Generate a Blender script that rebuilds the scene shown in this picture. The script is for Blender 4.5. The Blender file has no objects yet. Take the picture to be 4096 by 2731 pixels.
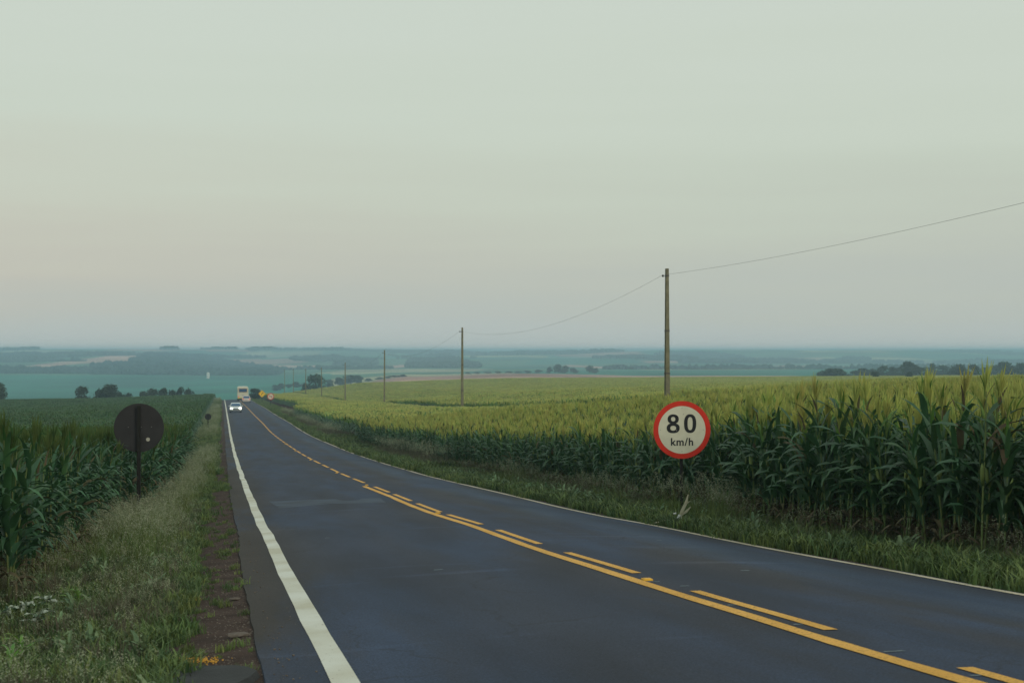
import bpy, bmesh, math, random
import numpy as np
from mathutils import Vector, Matrix, Euler
random.seed(7); RNG = np.random.default_rng(11)
S = bpy.context.scene
rad = math.radians

# ------------------------------------------------------------------ camera, sky, sun, exposure
F = 50.0; YAW = math.atan((2048-887)/5690.0)          # x = metres right of the roadside origin, y = metres along the road
cam = bpy.data.objects.new('camera', bpy.data.cameras.new('camera')); S.collection.objects.link(cam)
cam.data.lens = F; cam.data.sensor_width = 36.0
cam.rotation_euler = (rad(90)+math.atan(34.5/5690), 0, -YAW); cam.location = (0, 0, 0)
cam.data.clip_start = 0.1; cam.data.clip_end = 60000
cam.data.dof.use_dof = True; cam.data.dof.focus_distance = 29.0; cam.data.dof.aperture_fstop = 4.5
S.camera = cam

SUN_EL, SUN_AZ = rad(27), rad(148)                     # azimuth clockwise from +Y: behind the camera, to the right
W = bpy.data.worlds.new('World'); S.world = W; W.use_nodes = True
wn, wl = W.node_tree.nodes, W.node_tree.links; wn.clear()
def nd(t, nodes, **k):
    n = nodes.new(t)
    for a, b in k.items(): setattr(n, a, b)
    return n
wo = nd('ShaderNodeOutputWorld', wn); bg = nd('ShaderNodeBackground', wn); bg.inputs['Strength'].default_value = 0.1
sky = nd('ShaderNodeTexSky', wn, sky_type='NISHITA', sun_disc=False, sun_elevation=SUN_EL, sun_rotation=SUN_AZ,
         air_density=1.5, dust_density=6.0, ozone_density=1.0, altitude=500)
tc = nd('ShaderNodeTexCoord', wn); sep = nd('ShaderNodeSeparateXYZ', wn); wl.new(tc.outputs['Generated'], sep.inputs[0])
rp = nd('ShaderNodeValToRGB', wn)
def lin(c):
    return tuple((v/255/12.92 if v/255 <= .04045 else ((v/255+.055)/1.055)**2.4) for v in c)
er = rp.color_ramp; er.interpolation = 'B_SPLINE'
STOPS = [(0.0, (188, 197, 194)), (.03, (187, 195, 188)), (.065, (193, 199, 188)), (.10, (197, 206, 192)), (.15, (202, 212, 198)),
         (.24, (208, 217, 205)), (.5, (200, 211, 204)), (1.0, (188, 200, 198))]
er.elements[0].position = 0; er.elements[1].position = 1
for i, (p, c) in enumerate(STOPS):
    e = er.elements[i] if i == 0 else (er.elements[-1] if i == len(STOPS)-1 else er.elements.new(p))
    e.position = p; e.color = (*lin(c), 1)
ns = nd('ShaderNodeTexNoise', wn); ns.inputs['Scale'].default_value = 2.0; ns.inputs['Detail'].default_value = 3
mp = nd('ShaderNodeMapping', wn); mp.inputs['Scale'].default_value = (1, 1, 13); wl.new(tc.outputs['Generated'], mp.inputs[0]); wl.new(mp.outputs[0], ns.inputs['Vector'])
# faint haze layers bend the gradient a little
ma = nd('ShaderNodeMath', wn, operation='MULTIPLY_ADD'); ma.inputs[1].default_value = .12; wl.new(ns.outputs['Fac'], ma.inputs[0])
mb = nd('ShaderNodeMath', wn, operation='SUBTRACT'); mb.inputs[1].default_value = .06; wl.new(sep.outputs['Z'], mb.inputs[0]); wl.new(mb.outputs[0], ma.inputs[2])
wl.new(ma.outputs[0], rp.inputs['Fac'])
# dusk blush low in the sky on the left of the road direction, fading all round
bl = nd('ShaderNodeMapRange', wn); bl.inputs[1].default_value = .35; bl.inputs[2].default_value = -.45; bl.inputs[3].default_value = 0; bl.inputs[4].default_value = 1; wl.new(sep.outputs['X'], bl.inputs[0])
b2 = nd('ShaderNodeMapRange', wn); b2.inputs[1].default_value = .17; b2.inputs[2].default_value = .07; wl.new(ma.outputs[0], b2.inputs[0])
b3 = nd('ShaderNodeMapRange', wn); b3.inputs[1].default_value = .01; b3.inputs[2].default_value = .06; wl.new(ma.outputs[0], b3.inputs[0])
bm_ = nd('ShaderNodeMath', wn, operation='MULTIPLY'); wl.new(bl.outputs[0], bm_.inputs[0]); wl.new(b2.outputs[0], bm_.inputs[1])
bm2 = nd('ShaderNodeMath', wn, operation='MULTIPLY'); wl.new(bm_.outputs[0], bm2.inputs[0]); wl.new(b3.outputs[0], bm2.inputs[1])
mxb = nd('ShaderNodeMix', wn, data_type='RGBA', blend_type='MULTIPLY'); mxb.inputs[7].default_value = (1.09, .965, .95, 1)
wl.new(bm2.outputs[0], mxb.inputs[0]); wl.new(rp.outputs[0], mxb.inputs[6])
sc10 = nd('ShaderNodeVectorMath', wn, operation='SCALE'); sc10.inputs['Scale'].default_value = 10.0; wl.new(mxb.outputs[2], sc10.inputs[0])
mxs = nd('ShaderNodeMix', wn, data_type='RGBA'); mxs.inputs[0].default_value = .93
wl.new(sky.outputs[0], mxs.inputs[6]); wl.new(sc10.outputs[0], mxs.inputs[7])
wl.new(mxs.outputs[2], bg.inputs['Color']); wl.new(bg.outputs[0], wo.inputs['Surface'])

sun = bpy.data.objects.new('sun', bpy.data.lights.new('sun', 'SUN')); S.collection.objects.link(sun)
sun.data.energy = 0.9; sun.data.angle = rad(24); sun.data.color = (1, .90, .72)
sd = Vector((math.sin(SUN_AZ)*math.cos(SUN_EL), math.cos(SUN_AZ)*math.cos(SUN_EL), math.sin(SUN_EL)))
sun.rotation_euler = sd.to_track_quat('Z', 'Y').to_euler()
vs = S.view_settings
S.display_settings.display_device = 'sRGB'; vs.view_transform = 'Standard'; vs.look = 'None'; vs.gamma = 1; vs.exposure = 0.0; vs.use_curve_mapping = False
S.cycles.use_denoising = True
S.cycles.volume_bounces = 6; S.cycles.max_bounces = 8; S.cycles.transparent_max_bounces = 12
HAZE_DENSITY = 0.00036; HAZE_COLOR = (.56, .81, 1.0)

# ------------------------------------------------------------------ helpers
C = S.collection
def tag(o, label=None, cat=None, group=None, kind=None):
    if label: o['label'] = label
    if cat: o['category'] = cat
    if group: o['group'] = group
    if kind: o['kind'] = kind
    return o
def link(name, me, parent=None, loc=None):
    o = bpy.data.objects.new(name, me); C.objects.link(o)
    if parent is not None: o.parent = parent
    if loc is not None: o.location = loc
    return o
def empty(name, loc=(0, 0, 0), rz=0): 
    o = link(name, None, loc=loc); o.rotation_euler = (0, 0, rz); o.empty_display_size = .2; return o
def mesh(name, verts, faces, mat=None, smooth=False):
    me = bpy.data.meshes.new(name); me.from_pydata([tuple(map(float, v)) for v in verts], [], [tuple(map(int, f)) for f in faces])
    if mat: me.materials.append(mat)
    if smooth: me.shade_smooth()
    me.update(); return me
class MB:
    def __init__(s): s.v = []; s.f = []; s.m = []
    def add(s, v, f, m=0):
        o = len(s.v); s.v += [tuple(p) for p in v]; s.f += [tuple(i+o for i in q) for q in f]; s.m += [m]*len(f); return s
    def box(s, c, d, m=0, rz=0, rx=0):
        R = Euler((rx, 0, rz)).to_matrix(); c = Vector(c)
        P = [c+R@Vector((x*d[0]/2, y*d[1]/2, z*d[2]/2)) for x in (-1, 1) for y in (-1, 1) for z in (-1, 1)]
        return s.add(P, [(0, 1, 3, 2), (4, 6, 7, 5), (0, 4, 5, 1), (2, 3, 7, 6), (0, 2, 6, 4), (1, 5, 7, 3)], m)
    def tube(s, pts, r, n=6, m=0, cap=True):
        pts = [Vector(p) for p in pts]; r = r if hasattr(r, '__len__') else [r]*len(pts); V = []; Fc = []
        for i, p in enumerate(pts):
            d = (pts[min(i+1, len(pts)-1)]-pts[max(i-1, 0)]).normalized()
            a = d.cross(Vector((0, 0, 1)) if abs(d.z) < .9 else Vector((1, 0, 0))).normalized(); b = d.cross(a)
            V += [p+(a*math.cos(6.28318*k/n)+b*math.sin(6.28318*k/n))*r[i] for k in range(n)]
        for i in range(len(pts)-1):
            for k in range(n): Fc.append((i*n+k, i*n+(k+1) % n, (i+1)*n+(k+1) % n, (i+1)*n+k))
        if cap: Fc += [tuple(range(n))[::-1], tuple(range((len(pts)-1)*n, len(pts)*n))]
        return s.add(V, Fc, m)
    def disc(s, c, r, th, n=48, m=0, r0=0):     # disc or ring in the x-z plane, thickness along y, front at c.y - th
        V = []; Fc = []
        for y in (c[1]-th, c[1]):
            for rr in ((r,) if r0 == 0 else (r, r0)):
                V += [(c[0]+rr*math.cos(6.28318*k/n), y, c[2]+rr*math.sin(6.28318*k/n)) for k in range(n)]
        if r0 == 0:
            Fc = [tuple(range(n)), tuple(range(n, 2*n))[::-1]]+[(k, (k+1) % n, n+(k+1) % n, n+k)[::-1] for k in range(n)]
        else:
            for k in range(n):
                j = (k+1) % n
                Fc += [(k, j, n+j, n+k), (2*n+k, 3*n+k, 3*n+j, 2*n+j), (k, 2*n+k, 2*n+j, j), (n+k, n+j, 3*n+j, 3*n+k)]
        return s.add(V, Fc, m)
    def me(s, name, mats, smooth=False):
        me = bpy.data.meshes.new(name); me.from_pydata(s.v, [], s.f)
        for m in (mats if isinstance(mats, (list, tuple)) else [mats]): me.materials.append(m)
        me.polygons.foreach_set('material_index', s.m)
        if smooth: me.shade_smooth()
        me.update(); return me
    def build(s, name, mats, parent=None, smooth=False, loc=None): return link(name, s.me(name, mats, smooth), parent, loc)

def material(name, col, rough=.8, var=.25, scale=6, col2=None, spec=.3, bump=0, bscale=40, rnd=0, trans=0, metal=0, emit=None, coord='Object'):
    m = bpy.data.materials.new(name); m.use_nodes = True; N, L = m.node_tree.nodes, m.node_tree.links
    b = N['Principled BSDF']; b.inputs['Roughness'].default_value = rough; b.inputs['Specular IOR Level'].default_value = spec; b.inputs['Metallic'].default_value = metal
    tcx = N.new('ShaderNodeTexCoord'); nt = N.new('ShaderNodeTexNoise'); nt.inputs['Scale'].default_value = scale; nt.inputs['Detail'].default_value = 5
    L.new(tcx.outputs[coord], nt.inputs['Vector'])
    r = N.new('ShaderNodeValToRGB'); r.color_ramp.elements[0].position = .3; r.color_ramp.elements[1].position = .7
    c2 = col2 if col2 else tuple(v*(1+var) for v in col); c1 = col if col2 else tuple(v*(1-var) for v in col)
    r.color_ramp.elements[0].color = (*c1, 1); r.color_ramp.elements[1].color = (*c2, 1)
    L.new(nt.outputs['Fac'], r.inputs[0]); out = r.outputs[0]
    if rnd:
        oi = N.new('ShaderNodeObjectInfo'); hs = N.new('ShaderNodeHueSaturation')
        a = N.new('ShaderNodeMapRange'); a.inputs[3].default_value = 1-rnd; a.inputs[4].default_value = 1+rnd; L.new(oi.outputs['Random'], a.inputs[0]); L.new(a.outputs[0], hs.inputs['Value'])
        w = N.new('ShaderNodeTexWhiteNoise'); w.noise_dimensions = '1D'; L.new(oi.outputs['Random'], w.inputs['W'])
        h = N.new('ShaderNodeMapRange'); h.inputs[3].default_value = .5-.025; h.inputs[4].default_value = .5+.02; L.new(w.outputs['Value'], h.inputs[0]); L.new(h.outputs[0], hs.inputs['Hue'])
        L.new(out, hs.inputs['Color']); out = hs.outputs[0]
    L.new(out, b.inputs['Base Color'])
    if bump:
        n2 = N.new('ShaderNodeTexNoise'); n2.inputs['Scale'].default_value = bscale; n2.inputs['Detail'].default_value = 4; L.new(tcx.outputs[coord], n2.inputs['Vector'])
        bp = N.new('ShaderNodeBump'); bp.inputs['Strength'].default_value = bump; bp.inputs['Distance'].default_value = .02; L.new(n2.outputs['Fac'], bp.inputs['Height']); L.new(bp.outputs[0], b.inputs['Normal'])
    if trans:
        t = N.new('ShaderNodeBsdfTranslucent'); L.new(out, t.inputs['Color']); mx = N.new('ShaderNodeMixShader'); mx.inputs[0].default_value = trans
        L.new(b.outputs[0], mx.inputs[1]); L.new(t.outputs[0], mx.inputs[2]); L.new(mx.outputs[0], N['Material Output'].inputs['Surface'])
    if emit: b.inputs['Emission Color'].default_value = (*emit[0], 1); b.inputs['Emission Strength'].default_value = emit[1]
    return m

M = {}
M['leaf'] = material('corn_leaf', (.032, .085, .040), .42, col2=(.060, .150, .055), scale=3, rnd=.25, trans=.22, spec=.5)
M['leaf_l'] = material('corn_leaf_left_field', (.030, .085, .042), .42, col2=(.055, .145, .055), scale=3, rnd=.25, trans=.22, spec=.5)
M['stalk'] = material('corn_stalk', (.085, .14, .045), .6, col2=(.16, .20, .07), scale=4, rnd=.2)
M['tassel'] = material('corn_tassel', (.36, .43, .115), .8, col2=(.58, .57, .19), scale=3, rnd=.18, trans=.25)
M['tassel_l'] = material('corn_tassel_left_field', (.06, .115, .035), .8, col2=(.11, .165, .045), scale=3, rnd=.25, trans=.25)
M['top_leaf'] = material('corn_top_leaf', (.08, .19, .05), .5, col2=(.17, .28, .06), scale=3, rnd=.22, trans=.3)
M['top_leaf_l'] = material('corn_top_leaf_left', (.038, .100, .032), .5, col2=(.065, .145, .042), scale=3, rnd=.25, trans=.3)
M['dry_leaf'] = material('dry_corn_leaf', (.085, .070, .040), .8, col2=(.16, .14, .075), scale=5, rnd=.2, trans=.2)
M['ear'] = material('corn_ear_husk', (.12, .18, .05), .6, col2=(.2, .26, .08), scale=8)
M['grass'] = material('verge_grass_blade', (.09, .15, .04), .6, col2=(.19, .24, .08), scale=2, rnd=.35, trans=.25)
M['grass_d'] = material('dark_grass_blade', (.05, .10, .035), .6, col2=(.11, .16, .055), scale=2, rnd=.3, trans=.2)
M['grass_dry'] = material('dry_grass_blade', (.11, .105, .07), .8, col2=(.20, .19, .125), scale=2, rnd=.25, trans=.3)
M['seed'] = material('grass_seed_head', (.27, .32, .20), .9, col2=(.42, .44, .31), scale=4, rnd=.2, trans=.35)
M['yellow_weed'] = material('yellow_weed', (.34, .24, .05), .8, col2=(.46, .36, .10), scale=4, rnd=.25, trans=.2)
M['bright_leaf'] = material('bright_young_leaf', (.12, .28, .05), .5, col2=(.20, .40, .08), scale=4, rnd=.15, trans=.3)
M['pale_leaf'] = material('pale_wilted_leaf', (.34, .42, .33), .55, col2=(.55, .60, .50), scale=6, trans=.2)
M['husk'] = material('dry_corn_husk', (.52, .49, .34), .7, col2=(.68, .66, .52), scale=9, trans=.15)
M['crown'] = material('tree_foliage', (.022, .045, .022), .8, col2=(.045, .075, .032), scale=.8, rnd=.2, trans=.1)
M['trunk'] = material('tree_bark', (.06, .045, .035), .9)
M['wood_far'] = material('far_woodland', (.022, .048, .048), .9, col2=(.04, .07, .065), scale=.5, rnd=.25)  # foliage colour tinted blue to stand in for distance haze
M['pole'] = material('pole_concrete', (.15, .14, .085), .85, col2=(.24, .225, .14), scale=3, bump=.3, bscale=20)
M['band'] = material('pole_band', (.09, .08, .07), .6)
M['porcelain'] = material('dark_insulator', (.03, .028, .026), .3)
M['wire'] = material('power_wire', (.12, .12, .12), .6)
M['white_paint'] = None
M['red'] = material('red_reflective_sheet', (.64, .034, .018), .45, var=.08, scale=3)
M['cream'] = material('cream_reflective_sheet', (.60, .59, .46), .45, col2=(.72, .71, .57), scale=3.5)
M['black'] = material('black_sign_film', (.018, .020, .022), .5, var=.1)
M['backplate'] = material('painted_black_back', (.027, .026, .028), .55, var=.2, scale=4)
M['post'] = material('dark_timber_post', (.014, .014, .012), .85, var=.3, scale=9)
M['yellow_sign'] = material('yellow_reflective_sheet', (.90, .55, .01), .5, var=.05)
M['rivet'] = material('zinc_rivet', (.35, .35, .33), .5, metal=.4)
M['sticker'] = material('pale_sticker', (.42, .41, .35), .6, var=.3, scale=60)
M['car_white'] = material('white_car_paint', (.62, .68, .70), .25, var=.04, spec=.6)
M['car_silver'] = material('pale_silver_car_paint', (.60, .53, .48), .3, var=.04, spec=.6)
M['glass'] = material('dark_tinted_glass', (.03, .09, .19), .08, var=.2, spec=.8)
M['tyre'] = material('tyre_rubber', (.015, .015, .016), .85)
M['rim'] = material('wheel_rim', (.3, .3, .31), .35, metal=.6)
M['lamp_on'] = material('lit_headlamp', (.9, .9, .75), .2, var=0, emit=((1, .96, .72), 7))
M['tail'] = material('red_tail_lamp', (.5, .06, .03), .3, var=.1, emit=((1, .16, .06), .5))
M['plastic'] = material('dark_bumper_plastic', (.03, .032, .035), .6)
M['bus'] = material('cream_bus_paint', (.62, .60, .46), .4, var=.06, spec=.5)
M['bus_frame'] = material('tan_window_surround', (.36, .27, .17), .5)
M['bumper_y'] = material('yellow_bumper_paint', (.60, .55, .04), .5)
M['plate'] = material('number_plate', (.35, .36, .37), .5)
M['stud'] = material('yellow_road_stud', (.75, .42, .04), .5)
M['stone'] = material('grey_brown_stone', (.15, .125, .105), .9, var=.25, bump=.6, bscale=15)
M['kernel'] = material('orange_corn_kernel', (.62, .33, .04), .6, var=.2)
M['litter'] = material('white_litter', (.60, .62, .60), .6, var=.1)
M['silo'] = material('white_silo_metal', (.7, .68, .62), .5)

# ------------------------------------------------------------------ terrain functions
TL = .78; TR = TL+7.0; TE0, TE1 = .27, 7.93
def pchip(x, y):
    x = np.asarray(x, float); y = np.asarray(y, float); h = np.diff(x); d = np.diff(y)/h; m = np.zeros_like(y)
    for i in range(1, len(x)-1):
        if d[i-1]*d[i] > 0: w1 = 2*h[i]+h[i-1]; w2 = h[i]+2*h[i-1]; m[i] = (w1+w2)/(w1/d[i-1]+w2/d[i])
    m[0] = d[0]; m[-1] = d[-1]
    def f(q):
        q = np.asarray(q, float); i = np.clip(np.searchsorted(x, q)-1, 0, len(x)-2); t = (q-x[i])/h[i]; qq = np.clip(t, 0, 1)
        a = (2*qq**3-3*qq**2+1)*y[i]+(qq**3-2*qq**2+qq)*h[i]*m[i]+(-2*qq**3+3*qq**2)*y[i+1]+(qq**3-qq**2)*h[i]*m[i+1]
        return a+np.where(t < 0, (q-x[0])*m[0], 0)+np.where(t > 1, (q-x[-1])*m[-1], 0)
    return f
zr = pchip([-80, -20, 0, 8, 9.6, 11, 12.9, 15.6, 20, 25, 30, 38, 44, 49, 55, 63.4, 69.5, 82, 102, 126, 142, 162.5, 200, 259, 346, 385, 405, 440, 500, 600, 800, 1100],
           [2.8, -.4, -1.52, -2.08, -2.20, -2.30, -2.44, -2.62, -2.92, -3.22, -3.55, -3.98, -4.30, -4.57, -4.88, -5.27, -5.55, -6.08, -6.80, -7.58, -8.0, -8.38, -9.25, -10.5, -12.50, -13.35, -13.9, -15.2, -18.5, -24, -33, -42])
CORN = 2.35
# corn-top heights of the right-hand field; rows = metres along the road, columns = metres to the right
TS = [-80, 0, 20, 40, 60, 100, 174, 254, 334, 414, 494, 600, 700, 900, 1200]
TT = [10.5, 20, 30, 60, 120, 250, 450]
TAB = np.array([[5.2, 5.6, 6, 7, 8, 9, 10], [.8, 1.2, 1.5, 2.0, 2.4, 3, 3.5], [-.65, -.35, -.2, .2, .5, .9, 1.2], [-1.75, -1.1, -.8, -.55, -.3, 0, .2],
    [-2.75, -2.0, -1.65, -1.4, -1.2, -1, -1], [-4.5, -4.1, -3.7, -2.5, -2.2, -2, -2], [-6.55, -6.9, -7.05, -5.4, -4.0, -3.5, -3.2],
    [-8.3, -9.0, -9.35, -7.6, -6.0, -5.3, -5], [-10.2, -11.3, -11.9, -9.6, -7.9, -7.3, -6.9], [-12.0, -12.8, -13.2, -11.2, -9.3, -8.9, -8.6],
    [-14.4, -15, -15.1, -12.8, -10.6, -10.1, -9.8], [-20, -19, -17.2, -13.6, -12.0, -11.7, -11.3], [-25, -24, -22, -18, -15, -14.6, -14.3],
    [-33, -32, -30, -26, -22, -20.5, -20], [-42, -41, -39, -35, -31, -29, -28]])
_cols = [pchip(TS, TAB[:, j]) for j in range(len(TT))]
def top_right(s, t):
    s, t = np.broadcast_arrays(np.asarray(s, float), np.asarray(t, float)); V = np.stack([c(s) for c in _cols], -1)
    x = np.array(TT, float); t = np.clip(t, x[0], x[-1]); i = np.clip(np.searchsorted(x, t)-1, 0, len(x)-2); q = (t-x[i])/(x[i+1]-x[i]); q = q*q*(3-2*q)*.35+q*.65
    a = np.take_along_axis(V, i[..., None], -1)[..., 0]; b = np.take_along_axis(V, (i+1)[..., None], -1)[..., 0]
    return a+(b-a)*q
def vnoise(x, y, seed=0):
    xi = np.floor(x).astype(np.int64); yi = np.floor(y).astype(np.int64); fx = x-xi; fy = y-yi; fx = fx*fx*(3-2*fx); fy = fy*fy*(3-2*fy)
    def h(a, b):
        n = (a*374761393+b*668265263+seed*1442695041) & 0x7fffffff; n = ((n ^ (n >> 13))*1274126177) & 0x7fffffff; return ((n ^ (n >> 16)) & 0xffff)/65535.
    return (h(xi, yi)*(1-fx)+h(xi+1, yi)*fx)*(1-fy)+(h(xi, yi+1)*(1-fx)+h(xi+1, yi+1)*fx)*fy
def fbm(x, y, o=4, seed=0):
    r = 0; a = .5
    for k in range(o): r = r+a*(vnoise(x*2**k+17.3*k, y*2**k-9.1*k, seed+k)-.5); a *= .5
    return r
YH = 804.; FV = 3267.; CY, SY = math.cos(YAW), math.sin(YAW)
FD = [900, 1100, 1350, 1650, 1950, 2300, 2800, 3800, 6000, 10000]
FX = [-400, 0, 300, 550, 750, 950, 1200, 1500, 1900, 2352, 3200]
FTAB = np.array([[935, 935, 934, 928, 906, 876, 870, 870, 868, 862, 862], [921, 920, 919, 913, 894, 868, 861, 867, 866, 861, 861],
    [907, 906, 905, 900, 881, 864, 857, 862, 862, 858, 858], [888, 887, 886, 882, 869, 859, 856, 853, 853, 853, 853],
    [863, 863, 865, 866, 860, 854, 852, 850, 849, 849, 849], [856, 850, 846, 858, 850, 848, 848, 843, 844, 845, 845],
    [838, 836, 826, 844, 838, 838, 838, 834, 836, 838, 838], [816, 817, 816, 814, 814, 818, 818, 819, 818, 818, 818],
    [806, 805, 806, 803, 805, 808, 807, 805, 804, 805, 806], [812]*11], float)
def far_z(s, t):
    d = np.maximum(s*CY+t*SY, 1.); xv = 1176+FV*(t*CY-s*SY)/d
    dl = np.log(np.clip(d, FD[0], FD[-1])); x = np.log(np.array(FD, float)); i = np.clip(np.searchsorted(x, dl)-1, 0, len(x)-2); q = (dl-x[i])/(x[i+1]-x[i])
    c = np.array(FX, float); xc = np.clip(xv, c[0], c[-1]); j = np.clip(np.searchsorted(c, xc)-1, 0, len(c)-2); p = (xc-c[j])/(c[j+1]-c[j]); p = p*p*(3-2*p)
    a = FTAB[i, j]*(1-p)+FTAB[i, j+1]*p; b = FTAB[i+1, j]*(1-p)+FTAB[i+1, j+1]*p
    yv = a+(b-a)*q
    k = np.clip((d-1750)/2000, 0, 1)
    yv = yv+k*(fbm(t/700., s/650., 4, 5)*42)+np.clip((d-3900)/1800, 0, 1)*(.5+fbm(t/330, s/1200, 3, 9)*24)
    z = -(yv-YH)/FV*d
    return np.where(z > 0, 5.5*np.tanh(z/14.), z)
def ground(s, t):
    s, t = np.broadcast_arrays(np.asarray(s, float), np.asarray(t, float)); r = zr(s)
    # left field and verge
    lf = r-.018-np.interp(-t, [-.27, 0, .6, 2.7, 6, 60, 400], [0, .03, .08, .28, .36, .7, 3])-np.clip(np.interp(s, [0, 100, 200, 300, 380], [0, .05, .7, 1.3, .8]), 0, 9)*np.clip((-t-3)/30, 0, 1)
    rg = top_right(s, t)-CORN
    q = np.clip((t-TE1)/(10.5-TE1), 0, 1); rv = (r-.03)*(1-q)+rg*q
    u_ = np.clip((t-29.5)/2.5, 0, 1); rg = rg+.6*u_*u_*(3-2*u_)*np.clip((s-70)/20, 0, 1)*np.clip((300-s)/60, 0, 1)
    near = np.where(t < .52, lf, np.where(t < 7.7, r-.22, np.where(t < 10.5, rv, rg)))
    near = near+fbm(s/3., t/3., 3, 2)*.10*np.clip(np.abs(t-4.1)-3.9, 0, 1)+fbm(s/.8, t/.8, 2, 4)*.03*np.clip(np.abs(t-4.1)*2.5-9.7, 0, 1)
    k = np.clip((s-600)/360, 0, 1); k = np.where(t < 10, np.clip((s-500)/460, 0, 1), k); k = k*k*(3-2*k)
    return np.minimum(near*(1-k)+far_z(s, t)*k, 5.5)
def G(s, t): return float(ground(s, t))
def road_z(s, t):
    u = np.clip(1-abs((t-4.28)/3.6), 0, 1); return zr(s)+.10*u*(2-u)
def at(xv, d):                      # ground-plan point seen at photo column xv (2352 px wide) and depth d
    a = (xv-1176)/FV*d; return d*CY-a*SY, d*SY+a*CY         # s, t

# ------------------------------------------------------------------ ground sheet
def geo(a, b, step, ratio):
    out = [a]; 
    while out[-1] < b: out.append(out[-1]+step); step *= ratio
    return out
ss = sorted(set([-x for x in geo(0, 80, 2, 1.2)][1:]+list(np.arange(0, 60, .5))+geo(60, 22000, .6, 1.0155)))
tt = sorted(set([-x for x in geo(.6, 9000, .35, 1.032)]+[-.3, -.1, .1, .27, .4, .51, .54, 2, 4, 6, 7.69, 7.71, TE1, 8.2]+geo(8.5, 15000, .35, 1.022)))
A, B = np.meshgrid(ss, tt, indexing='ij'); Zg = ground(A, B); ns_, nt_ = A.shape
V = np.stack([B.ravel(), A.ravel(), Zg.ravel()], 1)
idx = np.arange(ns_*nt_).reshape(ns_, nt_)
Q = np.stack([idx[:-1, :-1], idx[:-1, 1:], idx[1:, 1:], idx[1:, :-1]], -1).reshape(-1, 4)
gme = bpy.data.meshes.new('ground'); gme.vertices.add(len(V)); gme.vertices.foreach_set('co', V.ravel())
gme.loops.add(Q.size); gme.loops.foreach_set('vertex_index', Q.ravel().astype(np.int32)); gme.polygons.add(len(Q))
gme.polygons.foreach_set('loop_start', np.arange(0, Q.size, 4, dtype=np.int32)); gme.update(calc_edges=True); gme.shade_smooth()
# land-use map: crops, bare soil and woods, by place; haze blue painted into the woods
D = np.maximum(A*CY+B*SY, 1.); XV = 1176+FV*(B*CY-A*SY)/D; YV = YH-Zg/D*FV
col = np.zeros(A.shape+(3,)); soil = np.array([.074, .051, .042]); col[:] = soil
green1 = np.array([.025, .17, .11]); green2 = np.array([.07, .17, .09]); wood = np.array([.02, .05, .05]); bare = np.array([.42, .26, .20]); pale = np.array([.34, .34, .20])
farm = A > 620
cellx = np.floor((A+.35*B)/330).astype(int); celly = np.floor((B-.3*A)/240).astype(int); hh = vnoise(cellx*7.3, celly*3.1, 3)
fc = np.where((hh < .35)[..., None], green1, np.where((hh < .62)[..., None], green2, np.where((hh < .8)[..., None], pale, np.where((hh < .9)[..., None], bare*.9, green1*1.2+.06))))
col = np.where(farm[..., None], fc, col)
col = np.where((farm & (D < 1980) & (XV < 760))[..., None], green1, col)
col = np.where((farm & (D < 1300) & (XV > 900) & (XV < 1830))[..., None], bare, col)
col = np.where((farm & (D > 1300) & (D < 1950) & (XV > 1180))[..., None], green1, col)
def inpoly(P):
    r = np.zeros(A.shape, bool); n = len(P)
    for i in range(n):
        x1, y1 = P[i]; x2, y2 = P[(i+1) % n]
        with np.errstate(divide='ignore', invalid='ignore'):
            c = ((y1 > YV) != (y2 > YV)) & (XV < (x2-x1)*(YV-y1)/(y2-y1+1e-9)+x1)
        r ^= c
    return r & (D > 1980)
BARE = ([(48, 842), (150, 829), (240, 819), (300, 819), (300, 826), (150, 838), (60, 847)], [(205, 832), (240, 818), (335, 816), (300, 838), (215, 838)], [(390, 822), (470, 826), (470, 830), (390, 826)],
          [(600, 838), (760, 840), (760, 845), (600, 843)], [(1290, 838), (1400, 842), (1400, 846), (1300, 842)], [(1480, 828), (1560, 830), (1560, 834), (1480, 833)], [(860, 842), (960, 836), (960, 841), (880, 847)])
WOODS = [[(225, 858), (230, 842), (300, 838), (345, 817), (470, 822), (520, 835), (640, 852), (640, 862), (400, 862)], [(0, 852), (0, 858), (225, 858), (225, 853)], [(780, 832), (860, 830), (860, 839), (770, 840)],
         [(930, 845), (940, 828), (1050, 826), (1100, 845)], [(1560, 829), (1900, 832), (2352, 833), (2352, 836), (1560, 834)], [(0, 830), (90, 822), (90, 815), (0, 818)]]
wm = np.zeros(A.shape, bool)
for P in WOODS: wm |= inpoly(P)
wm |= (D > 2500) & (fbm(B/240., A/450., 3, 21) > .17)
bmk = np.zeros(A.shape, bool)
for P in BARE: bmk |= inpoly(P)
wm &= ~bmk; col = np.where(wm[..., None], wood, col); col = np.where(bmk[..., None], bare*1.3, col)
ca = gme.color_attributes.new('land', 'FLOAT_COLOR', 'POINT'); ca.data.foreach_set('color', np.concatenate([col, np.ones(A.shape+(1,))], -1).ravel().astype(np.float32))
gm = bpy.data.materials.new('land'); gm.use_nodes = True; N, L = gm.node_tree.nodes, gm.node_tree.links; b = N['Principled BSDF']; b.inputs['Roughness'].default_value = .95; b.inputs['Specular IOR Level'].default_value = .1
at_ = N.new('ShaderNodeAttribute'); at_.attribute_name = 'land'; tcx = N.new('ShaderNodeTexCoord')
n1 = N.new('ShaderNodeTexNoise'); n1.inputs['Scale'].default_value = 1.6; n1.inputs['Detail'].default_value = 8; L.new(tcx.outputs['Object'], n1.inputs[0])
n2 = N.new('ShaderNodeTexNoise'); n2.inputs['Scale'].default_value = .006; n2.inputs['Detail'].default_value = 8; L.new(tcx.outputs['Object'], n2.inputs[0])
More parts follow.
